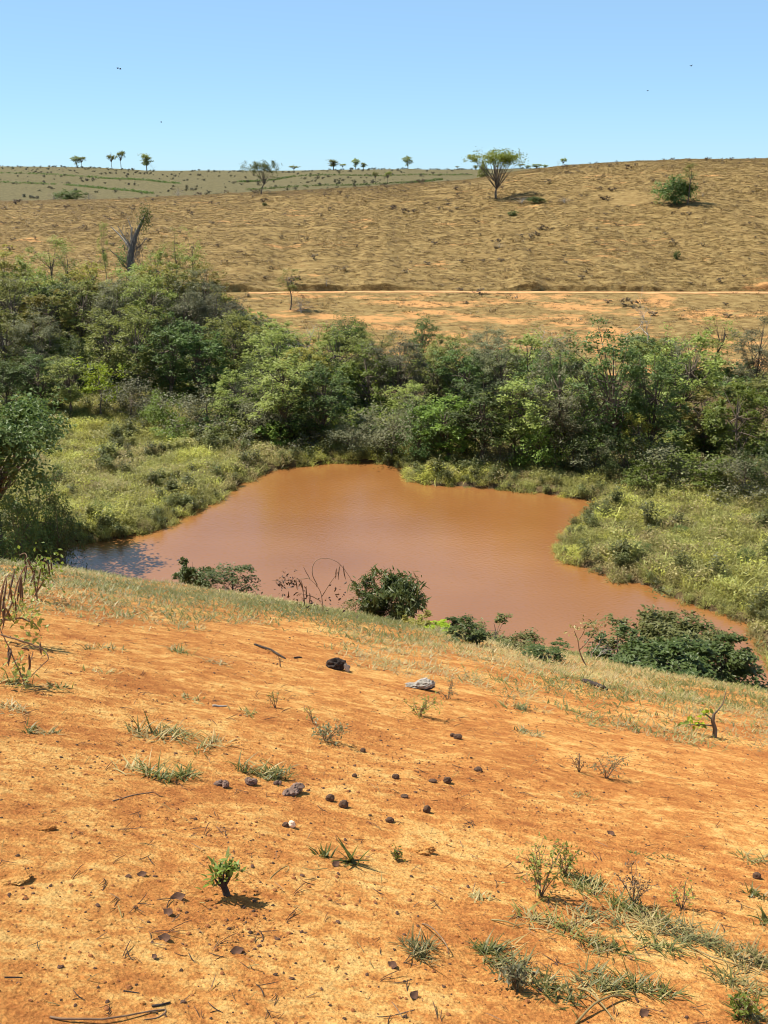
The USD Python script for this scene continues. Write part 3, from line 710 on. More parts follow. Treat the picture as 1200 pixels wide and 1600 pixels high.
# loose crumbs of soil on the bare dirt
n_ = 42000
ys = np.exp(rng.uniform(math.log(2.0), math.log(11), n_)); xs = rng.uniform(-.44, .44, n_) * ys
ok = rng.random(n_) < .16 + 3.2 * np.clip(n2(xs, ys, .35, 81) - .02, 0, 1)
xs, ys = xs[ok], ys[ok]
protos = [(MB().add(*lump(np.random.default_rng(400 + k), (1, .7, .5), .75, 1, freq=3.5)), m) for k, m in enumerate((CRUMB, CRUMB, CLOD, DEADLEAF, DIRT, DIRT))]
sz = np.clip(np.exp(rng.normal(math.log(.0027), .5, len(xs))), .0012, .0075)
pz = H(xs, ys)
instancer("soil_crumbs", protos, np.stack([xs, ys, pz + sz * .25], 1), rng.integers(0, 6, len(xs)), rng.uniform(0, 6.28, len(xs)), sz, "small loose crumbs of soil on the bare orange ground", "soil crumbs")
print("crumbs", len(xs))

# bits of dry grass and stalk lying on the dirt
ys = np.exp(rng.uniform(math.log(2.0), math.log(10.5), 9000)); xs = rng.uniform(-.44, .44, 9000) * ys
ok = rng.random(9000) < .10 + 2.0 * np.clip(n2(xs, ys, .6, 85) - .02, 0, 1)
xs, ys = xs[ok], ys[ok]
protos = []
for k, m in enumerate((TWIG, DEADLEAF, STRAW, CHAR)):
    rr = np.random.default_rng(430 + k); mb = MB()
    for _ in range(1 + k % 2):
        a = rr.normal(size=3) * [.01, .01, 0]; d = unit(rr.normal(size=3) * [1, 1, .12]) * rr.uniform(.015, .035)
        mb.add(*tube(bez(a - d, a + rr.normal(size=3) * [.006, .006, .003] + [0, 0, .003], a + d, 4), [.0006, .001, .001, .0005], 4))
    protos.append((mb, m))
instancer("dry_litter", protos, np.stack([xs, ys, H(xs, ys) + .002], 1), rng.integers(0, 4, len(xs)), rng.uniform(0, 6.28, len(xs)), rng.uniform(.5, 1.5, len(xs)), "bits of dry stalk and dead grass strewn on the orange dirt", "plant litter")

# ------------------------------------------------------------------ trees and shrubs on the hills
for n_ in range(2):
    P(f"class_ridge_{n_}", *gen_tree(500 + n_, 10, 6.0, .42, 30, 90, .55, trunk_r=.24, spread=.5), BARK, LEAF["olive"])
    P(f"class_parasol_{n_}", *gen_tree(510 + n_, 10, 6.5, .55, 24, 70, .55, "umbrella", trunk_r=.24, spread=.5, fork0=.45), BARK, LEAF["olive"])
    P(f"class_hillbush_{n_}", *gen_tree(520 + n_, 2.0, 3.2, .02, 26, 130, .24, trunk_r=.06), BARK, LEAF["dark"])
    P(f"class_drybush_{n_}", *gen_tree(530 + n_, 2.0, 3.0, .02, 18, 60, .13, trunk_r=.06, aspect=.3), GREYWOOD, LEAF["brown"])
P("class_forked_0", *gen_tree(541, 8, 7.8, .72, 34, 150, .32, "umbrella", trunk_r=.17, spread=.40, fork0=.24), BARK, LEAF["sunny"])
P("class_forked_1", *gen_tree(547, 8, 7.2, .42, 18, 150, .34, "umbrella", trunk_r=.16, spread=.42, fork0=.3), BARK, LEAF["sunny2"])
P("class_overhang_0", *gen_tree(545, 9, 9, .45, 54, 260, .34, "umbrella", trunk_r=.22, spread=.42, fork0=.35), BARK, LEAF["dark"])

def standing(cls, name, px, top, wpx, label, cat, Y=None, base=None, group=None, rz=None, sink=.05):
    if Y is None:
        g = ground(px, base)
    else:
        x = at(px, 400, Y)[0]; g = np.array([x, Y, H(np.array([x]), np.array([Y]))[0]])
    h = max(at(px, top, g[1])[2] - g[2], .05)
    w = wpx / ppm(g + [0, 0, h / 2])
    return copy(cls, name, g - [0, 0, sink * h], h * (1 + sink), w, label, cat, group, rng.uniform(-40, 40) if rz is None else rz)

G1 = "lone trees along the far skyline"
FAR = 588
for cls, px, top, w, label in (
    ("class_ridge_0", 131, 243, 13, "dense tree with hanging foliage, leftmost on the skyline"),
    ("class_parasol_1", 139, 245, 13, "open leaning tree just right of the leftmost skyline tree"),
    ("class_parasol_0", 185, 240, 14, "smaller left tree of the skyline pair of slim trees"),
    ("class_parasol_1", 199, 236, 14, "taller right tree of the skyline pair of slim trees"),
    ("class_ridge_1", 238, 240, 17, "full round tree on bare trunk, right of the skyline pair"),
    ("class_parasol_0", 463, 258, 15, "flat crowned tree right of the bushy forked tree on the skyline"),
    ("class_ridge_1", 523, 249, 16, "round dense tree, left end of the skyline group left of centre"),
    ("class_parasol_1", 537, 256, 10, "faint small tree between two dense trees on the skyline"),
    ("class_ridge_0", 557, 247, 12, "tall narrow dark tree in the middle of the skyline"),
    ("class_ridge_1", 569, 254, 10, "short round tree touching the tall narrow skyline tree"),
    ("class_ridge_0", 636, 243, 13, "solitary tall oval tree on the skyline left of the green umbrella tree"),
    ("class_parasol_0", 712, 259, 6, "tiny parasol tree on the skyline left of the green umbrella tree"),
    ("class_ridge_1", 740, 258, 9, "small rounded tree at the left foot of the green umbrella tree's crown"),
    ("class_parasol_1", 808, 256, 14, "spreading tree on the skyline right behind the green umbrella tree"),
    ("class_ridge_0", 820, 258, 9, "small low tree, first of the skyline row right of the umbrella tree"),
    ("class_ridge_1", 833, 256, 15, "broad low tree, second of the skyline row right of the umbrella tree"),
    ("class_ridge_0", 846, 257, 9, "low tree, third of the skyline row right of the umbrella tree"),
    ("class_parasol_0", 873, 246, 11, "tall parasol tree standing above the right skyline row"),
    ("class_ridge_0", 884, 257, 8, "small tree right beside the tall parasol tree on the skyline"),
    ("class_parasol_1", 912, 256, 10, "rightmost flat tree on the skyline before the near hill covers it")):
    standing(cls, "skyline_tree", px, top, w, label, "tree", Y=FAR, group=G1)
standing("class_bare_0", "bare_tree", 248, 255, 7, "small dead tree beside the full round skyline tree", "tree", Y=FAR)
standing("class_bare_1", "bare_tree", 865, 249, 7, "thin leafless tree left of the tall parasol tree on the skyline", "tree", Y=FAR)
standing("class_parasol_0", "slender_tree", 587, 267, 9, "thin tree on the far slope below the skyline, left one of two", "tree", Y=430)
standing("class_parasol_1", "slender_tree", 606, 268, 12, "dark parasol tree on the far slope below the skyline, right one of two", "tree", Y=430)
standing("class_forked_0", "forked_tree", 775, 233, 88, "bright green umbrella crowned tree forking low on the brown hill", "tree", base=310, rz=20)
standing("class_ridge_0", "dark_leafy_tree", 752, 251, 15, "dark small tree seen behind the umbrella tree's left side", "tree", Y=300)
standing("class_forked_1", "ragged_olive_green_tree", 411, 251, 48, "sparse bushy tree with forked crown breaking the left hill's ridge", "tree", Y=205, rz=75)
standing("class_hillbush_0", "hill_bush", 116, 296, 46, "large dark green bush behind the brown ridge at left", "shrub", Y=226)
standing("class_drybush_1", "hill_bush", 92, 300, 26, "greyish bush at the left side of the large dark green bush", "shrub", Y=226)
standing("class_drybush_0", "hill_bush", 146, 299, 20, "greyish bush at the right side of the large dark green bush", "shrub", Y=226)
standing("class_drybush_0", "hill_bush", 284, 290, 24, "grey pointed bush on the far green slope left of centre", "shrub", Y=232)
standing("class_drybush_1", "hill_bush", 815, 304, 38, "low grey green scrub right of the umbrella tree's trunk", "shrub", base=318)
standing("class_hillbush_1", "hill_bush", 838, 307, 26, "low dark scrub between two grey scrubs right of the umbrella tree", "shrub", base=317)
standing("class_drybush_0", "hill_bush", 882, 306, 30, "rightmost low scrub in the line right of the umbrella tree", "shrub", base=317)
standing("class_hillbush_0", "hill_bush", 801, 329, 15, "small dark bush on the slope below the umbrella tree", "shrub", base=337)
standing("class_hillbush_1", "hill_bush", 1054, 274, 60, "broad dark bush on the right brow of the hill", "shrub", base=318)
standing("class_thin_2", "slender_tree", 1074, 254, 30, "thin crowned sapling rising out of the broad dark bush on the right", "tree", base=319)
standing("class_drybush_1", "hill_bush", 1098, 298, 10, "tiny brown bush right of the broad dark bush", "shrub", base=307)
standing("class_drybush_0", "hill_bush", 780, 377, 22, "flat brown bush in the middle of the open brown slope", "shrub", base=387)
standing("class_hillbush_0", "hill_bush", 1057, 391, 10, "small dark upright bush on the right open slope", "shrub", base=405)
standing("class_drybush_1", "hill_bush", 510, 430, 14, "little brown bush just above the track, left of centre", "shrub", base=446)
standing("class_thin_0", "slender_tree", 452, 420, 36, "thin sparse tree standing at the left end of the track", "tree", base=484)
standing("class_drybush_0", "hill_bush", 470, 458, 46, "dry grey bush at the foot of the sparse tree by the track", "shrub", base=488)
standing("class_hillbush_1", "hill_bush", 414, 316, 8, "tiny dark bush below the sparse tree on the left ridge", "shrub", base=322)

# rows of dark scrub standing in for the tracks across the far hill
for pts, label in (([(0, 271), (80, 273), (160, 279), (280, 287)], "upper dark line of scrub in place of a track across the far hill at left"),
                   ([(0, 285), (110, 290), (240, 303)], "lower dark line of scrub in place of a track across the far hill at left"),
                   ([(370, 285), (460, 276), (560, 275), (740, 274)], "thin dark line of scrub in place of a track high on the far hill in the middle"),
                   ([(385, 297), (470, 292), (560, 290), (640, 286), (690, 281)], "thick dark line of scrub in place of a track low on the far hill in the middle")):
    xy = np.array([(g[0], g[1]) for g in (ground(*p) for p in pts) if g is not None and g[1] > 240])
    if len(xy) < 2:
        print("scrub row hidden", label); continue
    d = np.r_[0, np.cumsum(np.hypot(*np.diff(xy, axis=0).T))]
    t = np.arange(0, d[-1], .35); px_, py_ = np.interp(t, d, xy[:, 0]), np.interp(t, d, xy[:, 1]) + rng.normal(size=len(t)) * .5
    k = rng.random(len(t)) < .35 + n2(t, t * 0, 14, 91) * 1.6 + .3
    px_, py_ = px_[k], py_[k]
    pos = np.stack([px_, py_, H(px_, py_)], 1)
    pos = np.repeat(pos, 9, 0) + rng.normal(size=(len(pos) * 9, 3)) * [.5, .5, .22] + [0, 0, .3]
    mb = MB().add(*leaves(rng, pos, .55, .4))
    m = mb.build("scrub_row", LEAF["dark"]); tag(m, label, "scrub row", "rows of scrub in place of tracks across the far hill")

# broken grey trunk with a green tuft, at the top of the left wood
gb = ground(205, 424); Yd = gb[1]
def J(px, py, dy=0.0): return at(px, py, Yd + dy)
t = thing("broken_tree", gb, "broken thick grey trunk with bare limbs and one green tuft on top", "tree")
off = lambda pts: np.array(pts) - gb
mb = MB().add(*tube(off([gb - [0, 0, .3], J(203, 405), J(206, 385), J(211, 370), J(219, 352), J(226, 338)]), [.50, .40, .34, .27, .18, .08], 9))
mb.build("trunk", BARKGREY, t, smooth=True)
for pts, r, m in (([J(206, 392), J(196, 378, .5), J(186, 366, .8), J(173, 354, 1)], .14, GREYWOOD), ([J(204, 384), J(195, 372, -.4), J(184, 353, -.8)], .12, PALEWOOD), ([J(205, 376), J(206, 358, .2), J(199, 341, .3)], .11, PALEWOOD),
                  ([J(212, 390), J(220, 383, .2), J(230, 371, .5)], .10, BARK), ([J(204, 416), J(188, 404, .6), J(172, 391, 1.0)], .14, BARK), ([J(200, 420), J(190, 412), J(184, 402)], .1, BARK)):
    MB().add(*tube(off(pts), np.linspace(r, r * .35, len(pts)), 6)).build("limb", m, t, smooth=True)
rr = np.random.default_rng(77)
tp = off([J(228, 338)])[0]
P_ = np.vstack([tp + rr.normal(size=(420, 3)) * [.35, .35, .75] + [0, 0, -.1], off([J(222, 350)])[0] + rr.normal(size=(160, 3)) * [.3, .3, .5]])
MB().add(*leaves(rr, P_, .3, .2, None, .3, .3)).build("green_tuft", LEAF["dark"], t)
P_ = np.vstack([off([J(193, 405)])[0] + rr.normal(size=(380, 3)) * [.45, .4, .8]])
MB().add(*leaves(rr, P_, .3, .2, None, .3, .3)).build("hanging_foliage", LEAF["dark"], t)
P_ = off([J(209, 385)])[0] + rr.normal(size=(700, 3)) * [.5, .5, 1.3]
v, f = blades(rr, P_, rr.uniform(0, 6.28, 700), rr.uniform(.4, .9, 700), np.full(700, .05), np.full(700, 2.6), np.full(700, .4), 2)
MB().add(v, f).build("dry_fibre", BARKGREY, t, kind="stuff")

# big tree and bushes on the left bank, throwing a shadow on the water
standing("class_overhang_0", "overhanging_tree", -52, 628, 236, "dark wide tree overhanging the left marsh edge, throwing a shadow onto the pond", "tree", Y=50.0, rz=150)
P("class_bankbush_0", *gen_tree(560, 3.8, 4.2, .02, 34, 130, .16, trunk_r=.08), BARK, LEAF["dark"])
standing("class_bankbush_0", "dark_shrub", 8, 735, 110, "tall dark bush under the overhanging tree on the left bank", "shrub", Y=49, group=None)
standing("class_bankbush_0", "dark_shrub", 48, 768, 70, "lower dark bush at the pond's left corner", "shrub", Y=48.2)
standing("class_bankbush_0", "dark_shrub", -20, 770, 100, "dark bush at the left frame edge above the orange slope", "shrub", Y=47)
for px, base, top, w, label in ((160, 812, 782, 34, "dark spiky clump in the left marsh near the water"), (92, 742, 724, 18, "small dark bush in the middle of the left marsh"), (110, 655, 640, 30, "grey weedy clump at the upper edge of the left marsh")):
    standing("class_darkbush_1", "marsh_shrub", px, top, w, label, "shrub", base=base)
for px, base, top, w, label in ((1062, 838, 820, 24, "small dark bush in the middle of the right marsh"), (1020, 802, 786, 28, "dusky bush in the upper right marsh"), (1165, 885, 855, 26, "dark bush in the right marsh by the frame edge"), (1000, 868, 846, 34, "brown green bush near the right marsh's water edge")):
    standing("class_darkbush_2", "marsh_shrub", px, top, w, label, "shrub", base=base)

# ------------------------------------------------------------------ shrubs on the crest of the orange slope
def near_bush(seed, h, w, n, leaf, aspect, cmat, px, top, wpx, Y, name, label, wood=BARK, droop=0.0, clumps=16, up=.4):
    wd, cr = gen_tree(seed, h, w, .03, clumps, n, leaf * 1.25, trunk_r=h * .025, aspect=aspect, droop=droop, spread=.44, up=up)
    cls = P(f"class_crest_{seed}", wd, cr, wood, cmat, "foliage", "stems")
    return standing(cls, name, px, top, wpx, label, "shrub", Y=Y)
near_bush(600, .6, .7, 190, .05, .5, LEAF["crest"], 274, 870, 54, 12.8, "crest_shrub", "small dark green leafy shrub, leftmost on the brow above the water")
near_bush(601, .6, .9, 130, .045, .35, LEAF["crest"], 340, 878, 84, 12.6, "crest_shrub", "wider spreading green shrub right of the small dark green shrub on the brow")
near_bush(602, .9, 1.2, 200, .13, .22, LEAF["crest"], 614, 904, 96, 12.2, "dark_leafy_bush", "dense dark green bush with long glossy leaves in the middle of the brow", droop=.5, clumps=20)
near_bush(603, .7, .9, 110, .05, .3, LEAF["crest2"], 566, 908, 60, 12.4, "crest_shrub", "brownish green shrub against the left side of the dense dark bush")
near_bush(604, .4, .6, 110, .05, .5, LEAF["yellow"], 664, 960, 48, 10.6, "crest_shrub", "low yellow green clump at the right foot of the dense dark bush")
near_bush(605, .35, .6, 110, .045, .5, LEAF["lime"], 694, 978, 44, 10.2, "crest_shrub", "tiny yellow green clump further right of the dense dark bush")
near_bush(606, .7, .5, 110, .045, .45, LEAF["crest"], 742, 964, 60, 8.9, "crest_shrub", "upright loose green shrub with stems showing, right of centre on the brow")
near_bush(607, .6, .7, 110, .045, .4, LEAF["crest2"], 790, 970, 74, 10.0, "crest_shrub", "bushy olive shrub right behind the upright loose shrub")
near_bush(608, .4, .7, 110, .045, .4, LEAF["crest2"], 838, 990, 64, 9.3, "crest_shrub", "low loose olive shrub left of the flowering stalk")
near_bush(609, .5, .6, 110, .04, .4, LEAF["crest"], 886, 1008, 62, 8.7, "crest_shrub", "rounded small green shrub at the foot of the flowering stalk")
near_bush(610, 1.0, 1.0, 230, .06, .5, LEAF["crest"], 1006, 980, 90, 11.4, "crest_thicket_bush", "dark leafy left end of the big thicket at the right")
near_bush(611, 1.3, 1.4, 260, .07, .5, LEAF["crest2"], 1066, 950, 126, 11.8, "crest_thicket_bush", "tallest olive bush of the big thicket at the right", clumps=24)
near_bush(612, 1.1, 1.4, 260, .07, .5, LEAF["crest2"], 1132, 978, 130, 11.4, "crest_thicket_bush", "lower olive bush in the middle of the big thicket at the right", clumps=24)
near_bush(613, 1.1, 1.4, 260, .07, .5, LEAF["crest"], 1194, 1000, 120, 11.0, "crest_thicket_bush", "bush of the big thicket cut by the right frame edge", clumps=24)
near_bush(614, .8, 1.2, 260, .065, .5, LEAF["crest"], 1096, 1004, 150, 10.6, "crest_thicket_bush", "low dark front of the big thicket above the dry grass", clumps=22)
P("class_sprig", bare_tree(620, 1.0, .5, 5, .012), None, GREYWOOD, None, trunk_name="twigs")
P("class_sprig_brown", bare_tree(621, 1.0, .6, 5, .012), None, TWIG, None, trunk_name="twigs")
standing("class_sprig", "bare_sprig", 962, 998, 56, "pale leafless twigs just left of the big right thicket", "shrub", Y=10.6)
standing("class_sprig_brown", "bare_sprig", 1112, 938, 46, "brown leafless twigs sticking out of the thicket's top", "shrub", Y=12.0)
standing("class_sprig", "bare_sprig", 690, 985, 30, "grey dead twigs in the grass below the yellow green clump", "shrub", Y=9.8)

def g0(px, py):
    p = ground(px, py); return p
def path_on(pts, Y):
    return np.array([at(px, py, Y + (d[0] if d else 0)) for px, py, *d in pts])

# flowering stalk
gb = ground(912, 1040); t = thing("flowering_stalk", gb, "thin bare stalk with pale flower heads, standing before the water at right", "plant")
stems = ([(918, 1044), (910, 1030), (905, 1016), (903, 1000), (897, 985)], [(905, 1016), (916, 1005), (925, 992), (935, 979)], [(903, 1002), (911, 990), (914, 982)])
heads = MB(); rr = np.random.default_rng(630)
for k, st in enumerate(stems):
    e = path_on(st, gb[1]) - gb
    MB().add(*tube(e, np.linspace(.008 if k == 0 else .005, .003, len(e)), 5)).build("stem", TWIG, t, smooth=True)
    P_ = e[-1] + rr.normal(size=(26, 3)) * .035
    MB().add(*leaves(rr, P_, .035, .3)).build("flower_head", DEADLEAF if False else STRAW, t)

# dry plants with hanging pods
def pod_plant(seed, name, label, Y, stems, pods, leaf_at, nleaf, lmat, r=.006):
    Y = ground(*stems[0][0])[1]
    rr = np.random.default_rng(seed)
    e0 = path_on(stems[0][:1], Y)[0]; gz = H(e0[:1], e0[1:2])[0]; loc = np.array([e0[0], e0[1], gz])
    t = thing(name, loc, label, "plant")
    for st in stems:
        e = path_on(st, Y)
        if st is stems[0]:
            e[0, 2] = min(e[0, 2], gz)
        n = np.linspace(0, 1, len(e)); nn = np.linspace(0, 1, len(e) * 3)
        e = np.stack([np.interp(nn, n, e[:, k]) for k in range(3)], 1); e[1:-1] = (e[:-2] + e[1:-1] + e[2:]) / 3
        e[:, 1] += np.cumsum(rr.normal(size=len(e))) * .006
        MB().add(*tube(e - loc, np.linspace(r, r * .45, len(e)), 5)).build("stem", TWIG, t, smooth=True)
    for px, py, l in pods:
        a = at(px, py, Y) - loc; b = at(px + rr.uniform(-4, 4), py + l, Y) - loc
        a[1] += rr.normal() * .04; b[1] += rr.normal() * .05
        MB().add(*tube(bez(a, (a + b) / 2 + rr.normal(size=3) * .008, b, 5), [.002, .005, .006, .005, .002], 5)).build("pod", POD, t, smooth=True)
    P_ = np.vstack([at(px, py, Y) - loc + rr.normal(size=(nleaf, 3)) * s for px, py, s in leaf_at])
    MB().add(*leaves(rr, P_, .035, .4)).build("leaves", lmat, t, kind="stuff")
pod_plant(640, "podded_plant", "dry plant with long dark hanging pods at the left frame edge", 6.3,
          [[(-6, 1000), (0, 960), (6, 920), (14, 892), (24, 905)], [(-2, 980), (16, 950), (28, 910), (36, 885), (46, 890)], [(0, 970), (30, 968), (52, 972), (60, 990)], [(-10, 940), (-2, 905), (2, 885)]],
          [(x, y, l) for x, y, l in ((4, 912, 40), (10, 905, 44), (14, 898, 38), (20, 906, 46), (26, 910, 40), (30, 905, 36), (2, 935, 38), (8, 940, 40), (16, 942, 36), (24, 935, 34), (34, 900, 40), (0, 950, 30), (-4, 915, 40))],
          [(40, 972, .05), (54, 985, .04), (5, 955, .05), (48, 940, .04)], 26, LEAF["olive"])
pod_plant(641, "podded_plant", "pod bearing plant with green leaves in front of the pond's left corner", 8.4,
          [[(58, 938), (52, 905), (46, 880), (38, 866), (30, 868)], [(56, 930), (62, 900), (66, 878), (74, 872)], [(58, 925), (70, 905), (78, 895)]],
          [(x, y, l) for x, y, l in ((44, 872, 32), (50, 868, 36), (56, 872, 34), (62, 868, 38), (68, 872, 30), (74, 876, 28), (78, 870, 30), (36, 870, 26))],
          [(66, 902, .07), (72, 888, .06), (58, 892, .06), (70, 880, .06), (34, 890, .05)], 34, LEAF["green"])
pod_plant(642, "podded_plant", "arching leafless plant with dangling pods left of the dense dark bush", 11.4,
          [[(505, 958), (503, 930), (496, 915), (484, 905)], [(503, 932), (515, 912), (526, 897), (532, 890)], [(496, 915), (487, 900), (488, 885), (496, 877), (512, 876), (530, 884), (545, 905), (553, 918)], [(484, 905), (470, 905), (455, 909), (425, 908)], [(500, 938), (480, 930), (462, 926)], [(484, 905), (478, 896), (474, 888)]],
          [(x, y, l) for x, y, l in ((463, 902, 16), (467, 904, 20), (471, 906, 22), (526, 888, 18), (531, 887, 20), (536, 886, 20), (478, 918, 24), (484, 924, 20), (452, 920, 18), (474, 925, 20))],
          [(455, 905, .04), (440, 912, .04), (470, 935, .08), (492, 940, .08), (540, 935, .1)], 40, LEAF["brown"], .0045)
pod_plant(643, "podded_plant", "low arching twig with a few short pods at the left edge of the bare dirt", 5.2,
          [[(38, 1070), (24, 1040), (8, 1000), (-6, 975)], [(2, 990), (40, 1002), (74, 1022), (76, 1032), (60, 1046), (46, 1060)], [(38, 1066), (46, 1040), (50, 1020)]],
          [(x, y, l) for x, y, l in ((16, 1014, 16), (24, 1012, 18), (32, 1016, 18), (48, 1018, 30), (53, 1016, 20), (8, 1018, 14))],
          [(30, 1044, .05), (14, 1030, .05), (34, 1062, .05)], 22, LEAF["olive"], .004)

# ------------------------------------------------------------------ tufts, weeds and saplings on the bare dirt
def grass_tuft(px, py, wpx, hpx, label, n=90, mat=OLIVEBLADE, dry=.35, bw=.0065, seed=None, lean=(.35, 1.35), curl=(.2, 1.2), name="grass_tuft", cat="grass tuft"):
    rr = np.random.default_rng(int(px * 7 + py * 13) % 99991)
    g = ground(px, py); s = ppm(g); w = wpx / s; L_ = hpx / s * 1.15
    t = thing(name, g, label, cat, "tufts of grass scattered on the bare dirt")
    for nm, k, mt in (("blades", int(n * (1 - dry)), mat), ("dry_blades", int(n * dry), STRAW)):
        if k < 3:
            continue
        cc = max(3, int(w / .05))
        cx = rr.uniform(-.5, .5, cc) * w * .8; cy = rr.normal(size=cc) * w * .18
        ci = rr.integers(0, cc, k)
        bx = cx[ci] + rr.normal(size=k) * min(w * .12, .02); by = cy[ci] + rr.normal(size=k) * min(w * .12, .02)
        bz = H(g[0] + bx, g[1] + by) - g[2]
        low = (nm == "dry_blades")
        v, f = blades(rr, np.stack([bx, by, bz - .003], 1), rr.uniform(0, 6.28, k), L_ * rr.uniform(.35, 1.4, k), bw * rr.uniform(.6, 1.3, k), rr.uniform(lean[0] + .35 * low, min(lean[1] + .2 * low, 1.5), k), rr.uniform(*curl, k))
        MB().add(v, f).build(nm, mt, t, kind="stuff")
    return t
grass_tuft(232, 1150, 60, 30, "left half of the wide flattened tuft pair on the left dirt", 110, GREENBLADE, .45)
grass_tuft(296, 1152, 110, 26, "wide flattened straw and green tuft, right half of the pair on the left dirt", 190, OLIVEBLADE, .6)
grass_tuft(246, 1212, 115, 30, "spiky green tuft below the wide flattened tuft", 190, GREENBLADE, .35)
grass_tuft(418, 1210, 84, 30, "green tuft with clods at its foot, right of the spiky tuft", 170, GREENBLADE, .35)
grass_tuft(380, 1112, 40, 12, "small low tuft above the green tuft with clods", 46, OLIVEBLADE, .3)
grass_tuft(308, 1094, 56, 10, "flat dry tuft beside the pale stick", 50, OLIVEBLADE, .6)
grass_tuft(64, 1144, 52, 18, "isolated green tuft near the left edge of the dirt", 70, GREENBLADE, .3)
grass_tuft(20, 1070, 60, 20, "green grass under the low arching twig at the left edge", 90, OLIVEBLADE, .3)
grass_tuft(82, 1074, 40, 14, "short sprigs right of the low arching twig", 44, OLIVEBLADE, .35)
grass_tuft(152, 1012, 90, 12, "thin strip of short grass under the left grass bank", 100, OLIVEBLADE, .4)
grass_tuft(160, 1050, 56, 12, "sparse lying sprig in the upper left dirt", 40, OLIVEBLADE, .6)
grass_tuft(276, 1018, 52, 16, "grass clump at the lower fringe of the grass bank, left of centre", 90, OLIVEBLADE, .25)
grass_tuft(338, 1035, 40, 14, "short grass clump right of the fringe clump", 50, STRAW, .4)
grass_tuft(16, 1110, 50, 20, "dry grass bunch at the left frame edge beside the dirt", 80, STRAW, .4)
grass_tuft(656, 1488, 54, 26, "dense dark little tuft alone on the lower middle dirt", 170, GREYBLADE, .12, .004, lean=(.1, 1.1))
grass_tuft(1022, 1336, 60, 8, "flat dark green tuft above the big grass patch", 80, GREENBLADE, .05, lean=(.9, 1.5))
grass_tuft(990, 1333, 24, 7, "tiny flat sprig left of the flat dark green tuft", 26, GREENBLADE, .1, lean=(.9, 1.5))
grass_tuft(906, 1243, 46, 10, "faint small tuft in the middle of the right dirt", 40, OLIVEBLADE, .3)
grass_tuft(748, 1405, 46, 14, "pale tuft left of the big grass patch", 60, STRAW, .6)
grass_tuft(830, 1148, 50, 14, "dry greyish tuft at the right grass fringe", 70, GREYBLADE, .4)
grass_tuft(800, 1104, 44, 16, "green grey clump at the fringe of the right grass", 80, GREYBLADE, .2)
grass_tuft(1180, 1345, 54, 24, "pale tuft at the right frame edge, upper one", 80, OLIVEBLADE, .5)
grass_tuft(1186, 1398, 40, 18, "green tuft at the right frame edge beside a dark clod", 60, GREENBLADE, .3)
grass_tuft(1192, 1440, 36, 22, "green tuft at the right frame edge above the big patch's end", 60, GREENBLADE, .3)
PATCH = [(905, 1385, 90, 26, "upper left end of the big grass patch, dark green blades", GREENBLADE, .25), (958, 1400, 80, 24, "green middle of the patch's upper row", GREENBLADE, .4),
         (860, 1440, 100, 30, "straw and green tangle below the patch's upper end", OLIVEBLADE, .55), (935, 1440, 90, 28, "greyish tangle in the centre left of the big patch", GREYBLADE, .5),
         (990, 1425, 84, 30, "leafy green tuft in the centre of the big patch", GREENBLADE, .3), (1050, 1455, 100, 34, "pale bleached tangle in the right centre of the big patch", GREYBLADE, .65),
         (1110, 1475, 100, 32, "grey green tuft on the right of the big patch", GREYBLADE, .5), (1170, 1495, 90, 34, "grass at the right frame end of the big patch", OLIVEBLADE, .5),
         (1010, 1480, 90, 28, "green broad bladed tuft under the bleached tangle", GREENBLADE, .35), (945, 1485, 70, 26, "bright tuft in the gap of the big patch", OLIVEBLADE, .3),
         (778, 1492, 70, 30, "dark green left tip of the patch's lower row", GREENBLADE, .2), (812, 1520, 70, 30, "grey green tuft in the patch's lower row", GREYBLADE, .3),
         (850, 1545, 90, 34, "dense dark tuft in the middle of the patch's lower row", GREENBLADE, .3), (925, 1535, 80, 28, "grey silvery tuft in the patch's lower row", GREYBLADE, .3),
         (978, 1545, 70, 34, "upright green tuft in the patch's lower row", GREENBLADE, .3), (1040, 1552, 50, 26, "small dark tuft at the right end of the lower row", GREENBLADE, .2),
         (1140, 1530, 90, 30, "sparse tuft below the right end of the patch", OLIVEBLADE, .4), (1172, 1590, 46, 34, "dark tuft in the bottom right corner", GREENBLADE, .2)]
for px, py, w, h, label, mt, dry in PATCH:
    grass_tuft(px, py, w * 1.1, h, label, int(w * 2.2), mt, dry, .0048, lean=(.6, 1.5), curl=(.1, 1.0))

# tuft with broad leaves: each leaf a part
gb = ground(548, 1346); s_ = ppm(gb); rr = np.random.default_rng(650)
t = thing("broad_leaved_tuft", gb, "fresh green tuft with long broad pointed leaves on the middle dirt", "grass tuft")
for k in range(30):
    big = k < 16
    off_ = np.array([0, 0, 0]) if big else np.array([-48 / s_, 0, 0]) * rr.uniform(.6, 1.1)
    if big and k > 9:
        off_ = np.array([rr.uniform(-25, 15) / s_, rr.normal() * .02, 0])
    L_ = (46 if big else 26) / s_ * rr.uniform(.6, 1.15)
    az = rr.uniform(0, 6.28)
    v, f = blades(rr, (off_ + rr.normal(size=3) * [.006, .006, 0])[None], np.array([az]), np.array([L_]), np.array([.013 if big else .009]), np.array([rr.uniform(.2, 1.3)]), np.array([rr.uniform(.1, .9)]), 5)
    v[:, 2] += H(gb[0] + off_[:1], gb[1] + off_[1:2])[0] - gb[2]
    MB().add(v, f).build("leaf", GREENBLADE, t)

